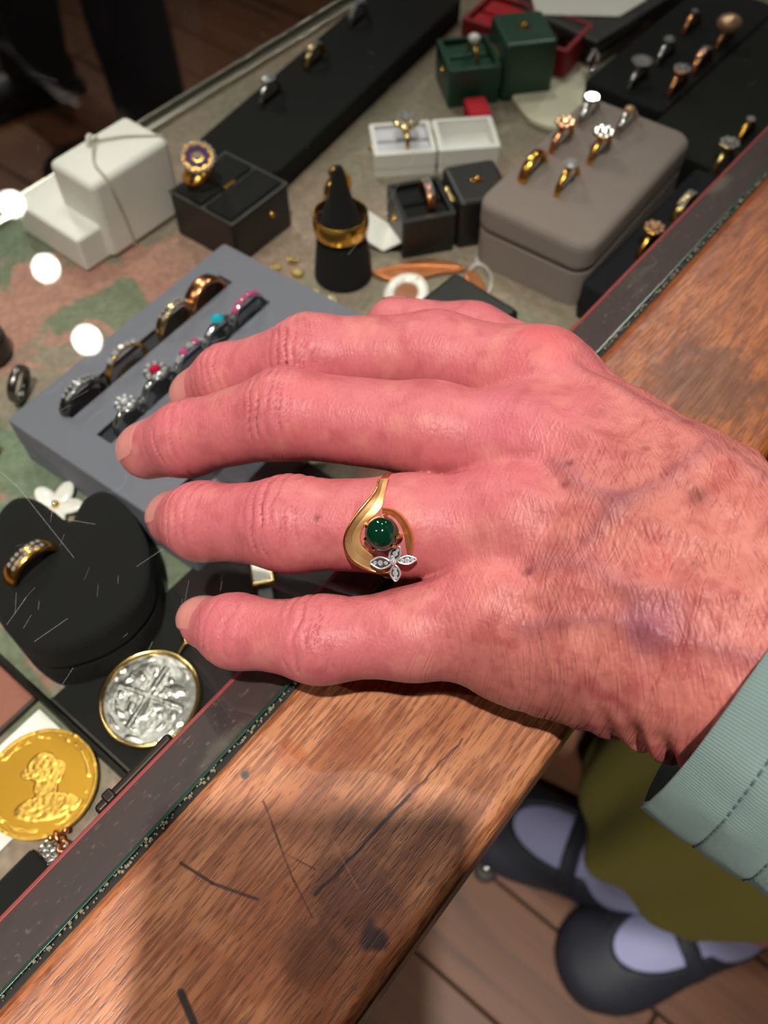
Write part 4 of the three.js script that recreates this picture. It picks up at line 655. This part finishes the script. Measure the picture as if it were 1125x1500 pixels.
// ---------------------------------------------------------------- the ring on the ring finger
{
  const A = FN.ring[1], B = FN.ring[2], t = 0.1, O = [0, 1, 2].map((k) => mix(A[k], B[k], t)), a = unit(V(A, B)), toCam = unit(V(O, [0, 215, 0])), dn = dot(toCam, a), n0 = unit(toCam.map((q, k) => q - dn * a[k])), b0 = cross(a, n0), n = unit(n0.map((q, k) => q * Math.cos(0.12) - b0[k] * Math.sin(0.12))), b = cross(a, n);
  const o = thing('cocktail_ring', 'gold swirl ring with round green stone and diamond leaves on the ring finger', 'ring', O);
  o.quaternion.setFromRotationMatrix(new THREE.Matrix4().makeBasis(new THREE.Vector3(...a), new THREE.Vector3(...n), new THREE.Vector3(...b)));
  const q = (x, y) => [-(x - 588) / 42.2, -(y - 688) / 42.2], arch = (z) => 13.6 * Math.sqrt(Math.max(0.05, 1 - (z / 13.9) ** 2));
  const brushed = std([224, 180, 124], 0.5, { metalness: 1, bumpMap: velvetBump, bumpScale: 0.0002 }), bright = std([226, 172, 110], 0.25, { metalness: 1 });
  const sweep = (outer, inner, lift = 0) => {
    const cO = new THREE.CatmullRomCurve3(outer.map((p) => new THREE.Vector3(...q(...p), 0))), cI = new THREE.CatmullRomCurve3(inner.map((p) => new THREE.Vector3(...q(...p), 0))), pos = [], idx = [], N = 70, M = 9;
    for (let j = 0; j <= N; j++) { const p = cO.getPoint(j / N), r = cI.getPoint(j / N); for (const [s, h] of [[0, 0.35], [0.06, 0.75], [0.16, 0.45], [0.5, -0.25], [0.92, -0.75], [1, -0.85], [1, -1.7], [0.5, -1.5], [0, -0.9]]) { const x = mix(p.x, r.x, s), z = mix(p.y, r.y, s); pos.push(x, arch(z) + h + lift, z); } }
    for (let j = 0; j < N; j++) for (let i = 0; i < M; i++) { const u = j * M + i, v = j * M + (i + 1) % M; idx.push(u, u + M, v, v, u + M, v + M); }
    const g = new THREE.BufferGeometry(); g.setAttribute('position', new THREE.Float32BufferAttribute(pos, 3)); g.setIndex(idx); const f2 = g.toNonIndexed(); f2.computeVertexNormals(); const m2 = mergeVertices(f2, 1e-3); m2.computeVertexNormals(); return m2;
  };
  part(o, 'swirl', sweep([[487, 190], [482, 300], [410, 400], [318, 515], [240, 640], [198, 750], [196, 850], [245, 968], [335, 1045], [430, 1085], [530, 1102], [650, 1098]], [[566, 190], [562, 320], [548, 440], [492, 520], [412, 592], [350, 680], [334, 760], [352, 832], [402, 884], [452, 928], [510, 965], [650, 1030]]), brushed, 'brushed gold swirl');
  part(o, 'swirl_edge', tube([[487, 190], [482, 300], [410, 400], [318, 515], [240, 640], [198, 750], [196, 850], [245, 968], [335, 1045], [430, 1085], [530, 1102], [650, 1098]].map((p) => { const [x, z] = q(...p); return [x, arch(z) + 0.7, z]; }), 0.3, 80, 8), bright, 'bright polished edge');
  part(o, 'rim', sweep([[572, 448], [690, 470], [795, 552], [866, 680], [878, 790], [852, 905]], [[560, 505], [656, 528], [730, 598], [778, 700], [790, 800], [800, 890]], 0.3), brushed, 'curved gold rim');
  part(o, 'band', new THREE.TorusGeometry(12.2, 0.75, 10, 72, 5.2).rotateZ(2.13).scale(1, 1, 1.5).rotateY(Math.PI / 2).translate(1.8, 0, 0), bright);
  part(o, 'stone', new THREE.SphereGeometry(3.95, 40, 28).scale(1, 0.9, 1).translate(0, 15.6, 0), std([5, 42, 27], 0.06, { clearcoat: 1, clearcoatRoughness: 0.03 }), 'round polished dark green cabochon');
  part(o, 'setting', lathe([[1.2, 12], [2.6, 12.4], [3.3, 13.6], [3.6, 14.6], [3.2, 14.2], [1, 12.8]], 28), bright);
  for (const an of [0.5, 1.75, 3.3, 3.9, 5.2, 6.0]) part(o, 'prong', tube([[Math.cos(an) * 3.2, 12.6, Math.sin(an) * 3.2], [Math.cos(an) * 4.25, 14.6, Math.sin(an) * 4.25], [Math.cos(an) * 4.0, 16.4, Math.sin(an) * 4.0], [Math.cos(an) * 3.5, 17.1, Math.sin(an) * 3.5]], 0.42, 14, 8), bright);
  const white = std([232, 232, 234], 0.28, { metalness: 0.8 }), leafBed = std([128, 126, 128], 0.3, { metalness: 0.9 });
  for (const [c0, c1, wd, tilt] of [[[655, 985], [448, 985], 2.3, 0], [[655, 960], [748, 815], 2.1, 0.1], [[712, 962], [893, 945], 1.6, -0.2], [[690, 1000], [690, 1160], 2.0, -0.1]]) {
    const p0 = q(...c0), p1 = q(...c1), L = Math.hypot(p1[0] - p0[0], p1[1] - p0[1]), ang = Math.atan2(p1[1] - p0[1], p1[0] - p0[0]);
    const outl = smooth([[0, 0], [L * 0.25, -wd * 0.44], [L * 0.55, -wd * 0.58], [L * 0.85, -wd * 0.3], [L, 0], [L * 0.85, wd * 0.3], [L * 0.55, wd * 0.58], [L * 0.25, wd * 0.44]], 36);
    const pt = part(o, 'leaf', slab(outl, 0, 0.9, 0.2), leafBed, 'white metal leaf set with tiny diamonds'); part(pt, 'leaf_rim', tube(outl.map(([x, z]) => [x, 0.95, z]), 0.24, 60, 6, true), white);
    const zc = (p0[1] + p1[1]) / 2; pt.position.set(p0[0] * K, (arch(p0[1]) + 0.9) * K, p0[1] * K); pt.rotation.set(0, -ang, tilt, 'YXZ');
    for (const [u, r] of [[0.26, 0.48], [0.52, 0.64], [0.77, 0.45]]) part(pt, 'diamond', brilliant(r).translate(L * u, 1.0, 0), diamond);
  }
  part(o, 'leaf_centre', [tr(new THREE.SphereGeometry(0.75, 14, 10), ...[q(680, 970)[0], arch(q(680, 970)[1]) + 1.9, q(680, 970)[1]])], diamond);
}

// ---------------------------------------------------------------- the member of staff behind the case: dark clothes
{
  const o = thing('person', 'person in dark trousers standing on the staff side behind the case', 'person', [0, 0, 0]);
  const cx = 850, cz = -1350, by = FY;
  const legA = [[860, by + 860, -1265, 84], [856, by + 470, -1235, 62], [846, by + 60, -1205, 40]], legB = [[860, by + 860, -1435, 84], [850, by + 470, -1470, 62], [830, by + 60, -1510, 40]];
  const arms = [[[cx, by + 1360, cz + 190, 54], [cx + 10, by + 1100, cz + 235, 42], [cx - 40, by + 880, cz + 225, 30]], [[cx, by + 1360, cz - 190, 54], [cx + 10, by + 1100, cz - 235, 42], [cx - 40, by + 880, cz - 225, 30]]];
  const hands = [1, -1].map((s) => { const w = [cx - 44, by + 860, cz + s * 224]; return [chain([[...w, 26], [w[0] - 6, w[1] - 60, w[2], 24]], 8), ...[-1.5, -0.5, 0.5, 1.5].map((k) => chain([[w[0] - 6 + k * 13, w[1] - 70, w[2], 9], [w[0] - 10 + k * 14, w[1] - 112 - (Math.abs(k) < 1 ? 10 : 0), w[2] - s * 10, 8]], 4)), chain([[w[0] - 22, w[1] - 30, w[2], 11], [w[0] - 48, w[1] - 68, w[2] - s * 8, 9]], 4)]; });
  const skinBones = [chain([[cx, by + 1420, cz, 52], [cx - 8, by + 1500, cz, 48]], 10), ellip(cx - 14, by + 1600, cz, 92, 116, 78), ellip(cx - 104, by + 1585, cz, 18, 22, 14), ...arms.map((a) => chain([[a[1][0], a[1][1], a[1][2], 34], [...a[2].slice(0, 3), 26]], 10)), ...hands.flat(), chain(legA.map((j) => [j[0], j[1], j[2], j[3] - 10]), 10), chain(legB.map((j) => [j[0], j[1], j[2], j[3] - 10]), 10), chain([[cx, by + 900, cz, 110], [cx, by + 1350, cz, 110]], 20)];
  const bodyF = (x, y, z) => { let d = 1e9; for (const b of skinBones) d = smin(d, b(x, y, z), 9); return d; };
  const skin2 = std([214, 160, 138], 0.5); part(o, 'body', meshField(bodyF, [cx - 180, by + 40, cz - 330], [cx + 160, by + 1740, cz + 330], 14), skin2);
  const trouserF = (x, y, z) => { let d = 1e9; for (const b of tb) d = smin(d, b(x, y, z), 40); return Math.max(d - 8, by + 55 - y, y - by - 980) + 5 * (noise(x / 50, y / 60, z / 50) - 0.5); };
  const tb = [chain(legA.map((j) => [j[0], j[1], j[2], Math.max(j[3], 52)]), 20), chain(legB.map((j) => [j[0], j[1], j[2], Math.max(j[3], 52)]), 20), chain([[cx, by + 890, cz - 40, 110], [cx, by + 890, cz + 40, 110]], 20)];
  part(o, 'trousers', meshField(trouserF, [cx - 170, by + 40, cz - 320], [cx + 170, by + 1000, cz + 320], 12), std([26, 27, 34], 0.85), 'dark navy trousers');
  const jb = [chain([[cx, by + 940, cz - 62, 112], [cx, by + 940, cz + 62, 112]], 20), chain([[cx, by + 950, cz - 30, 122], [cx, by + 1150, cz, 118], [cx, by + 1320, cz, 122]], 30), chain([[cx, by + 1370, cz - 170, 66], [cx, by + 1370, cz + 170, 66]], 20), ...arms.map((a) => chain(a.map((j) => [j[0], j[1], j[2], j[3] + 9]), 12))];
  part(o, 'pullover', meshField((x, y, z) => { let d = 1e9; for (const b of jb) d = smin(d, b(x, y, z), 24); return Math.max(d - 4, by + 880 - y, y - by - 1445); }, [cx - 200, by + 850, cz - 330], [cx + 170, by + 1470, cz + 330], 13), std([30, 30, 33], 0.9));
  part(o, 'hair', meshField((x, y, z) => Math.max(ellip(cx - 4, by + 1618, cz, 98, 116, 88)(x, y, z), -ellip(cx - 90, by + 1570, cz, 64, 96, 80)(x, y, z), by + 1540 - y), [cx - 120, by + 1520, cz - 110], [cx + 120, by + 1750, cz + 110], 9), std([52, 40, 32], 0.8));
  for (const s of [-1, 1]) part(o, 'eye', tr(new THREE.SphereGeometry(12, 12, 8), cx - 96, by + 1612, cz + s * 30), std([235, 232, 226], 0.2));
  part(o, 'mouth', tr(new THREE.SphereGeometry(10, 14, 8).scale(0.8, 0.5, 2.2), cx - 98, by + 1545, cz), std([170, 90, 84], 0.5));
  const sf = meshField((x, y, z) => Math.max(smin(smin(ellip(-16, 44, 0, 54, 50, 42)(x, y, z), ellip(70, 30, 0, 90, 40, 48)(x, y, z), 30), ellip(150, 26, 0, 60, 32, 52)(x, y, z), 30), 8 - y, y - 84), [-90, 0, -70], [230, 100, 70], 7), so = slab(smooth([[-72, -26], [-30, -42], [40, -40], [130, -54], [190, -44], [212, 0], [190, 44], [130, 54], [40, 40], [-30, 42], [-72, 26]], 50), 0, 14, 3);
  for (const l of [legA, legB]) { const p = part(o, 'shoe', sf, std([30, 24, 22], 0.4)); p.position.set(l[2][0] * K, by * K, l[2][2] * K); p.rotation.y = Math.PI - 0.35; part(p, 'sole', so, std([18, 16, 15], 0.7)); }
}

// ---------------------------------------------------------------- the phone that takes the picture and shades the rail
{
  const o = thing('phone', 'slim black phone held above the rail, lens facing the hand', 'phone', [0, 0, 0]);
  o.position.copy(camera.position); o.quaternion.copy(camera.quaternion); o.userData = { label: 'slim black phone held above the rail, lens facing the hand', category: 'phone' };
  const black = std([24, 24, 26], 0.4);
  part(o, 'phone_body', tr(new RoundedBoxGeometry(67, 138, 7, 4, 3.2), -21, -59, 7.5), black); part(o, 'screen', rbox(60, 110, 0.4, 0.2, -21, -59, 11.2), std([40, 42, 46], 0.1));
  part(o, 'lens_ring', new THREE.TorusGeometry(4.6, 0.5, 8, 28).translate(0, 0, 3.7), chrome); part(o, 'home_button', tr(new THREE.CylinderGeometry(5, 5, 0.4, 24), -21, -121, 11.2, Math.PI / 2), black);
}
renderer.render(scene, camera);
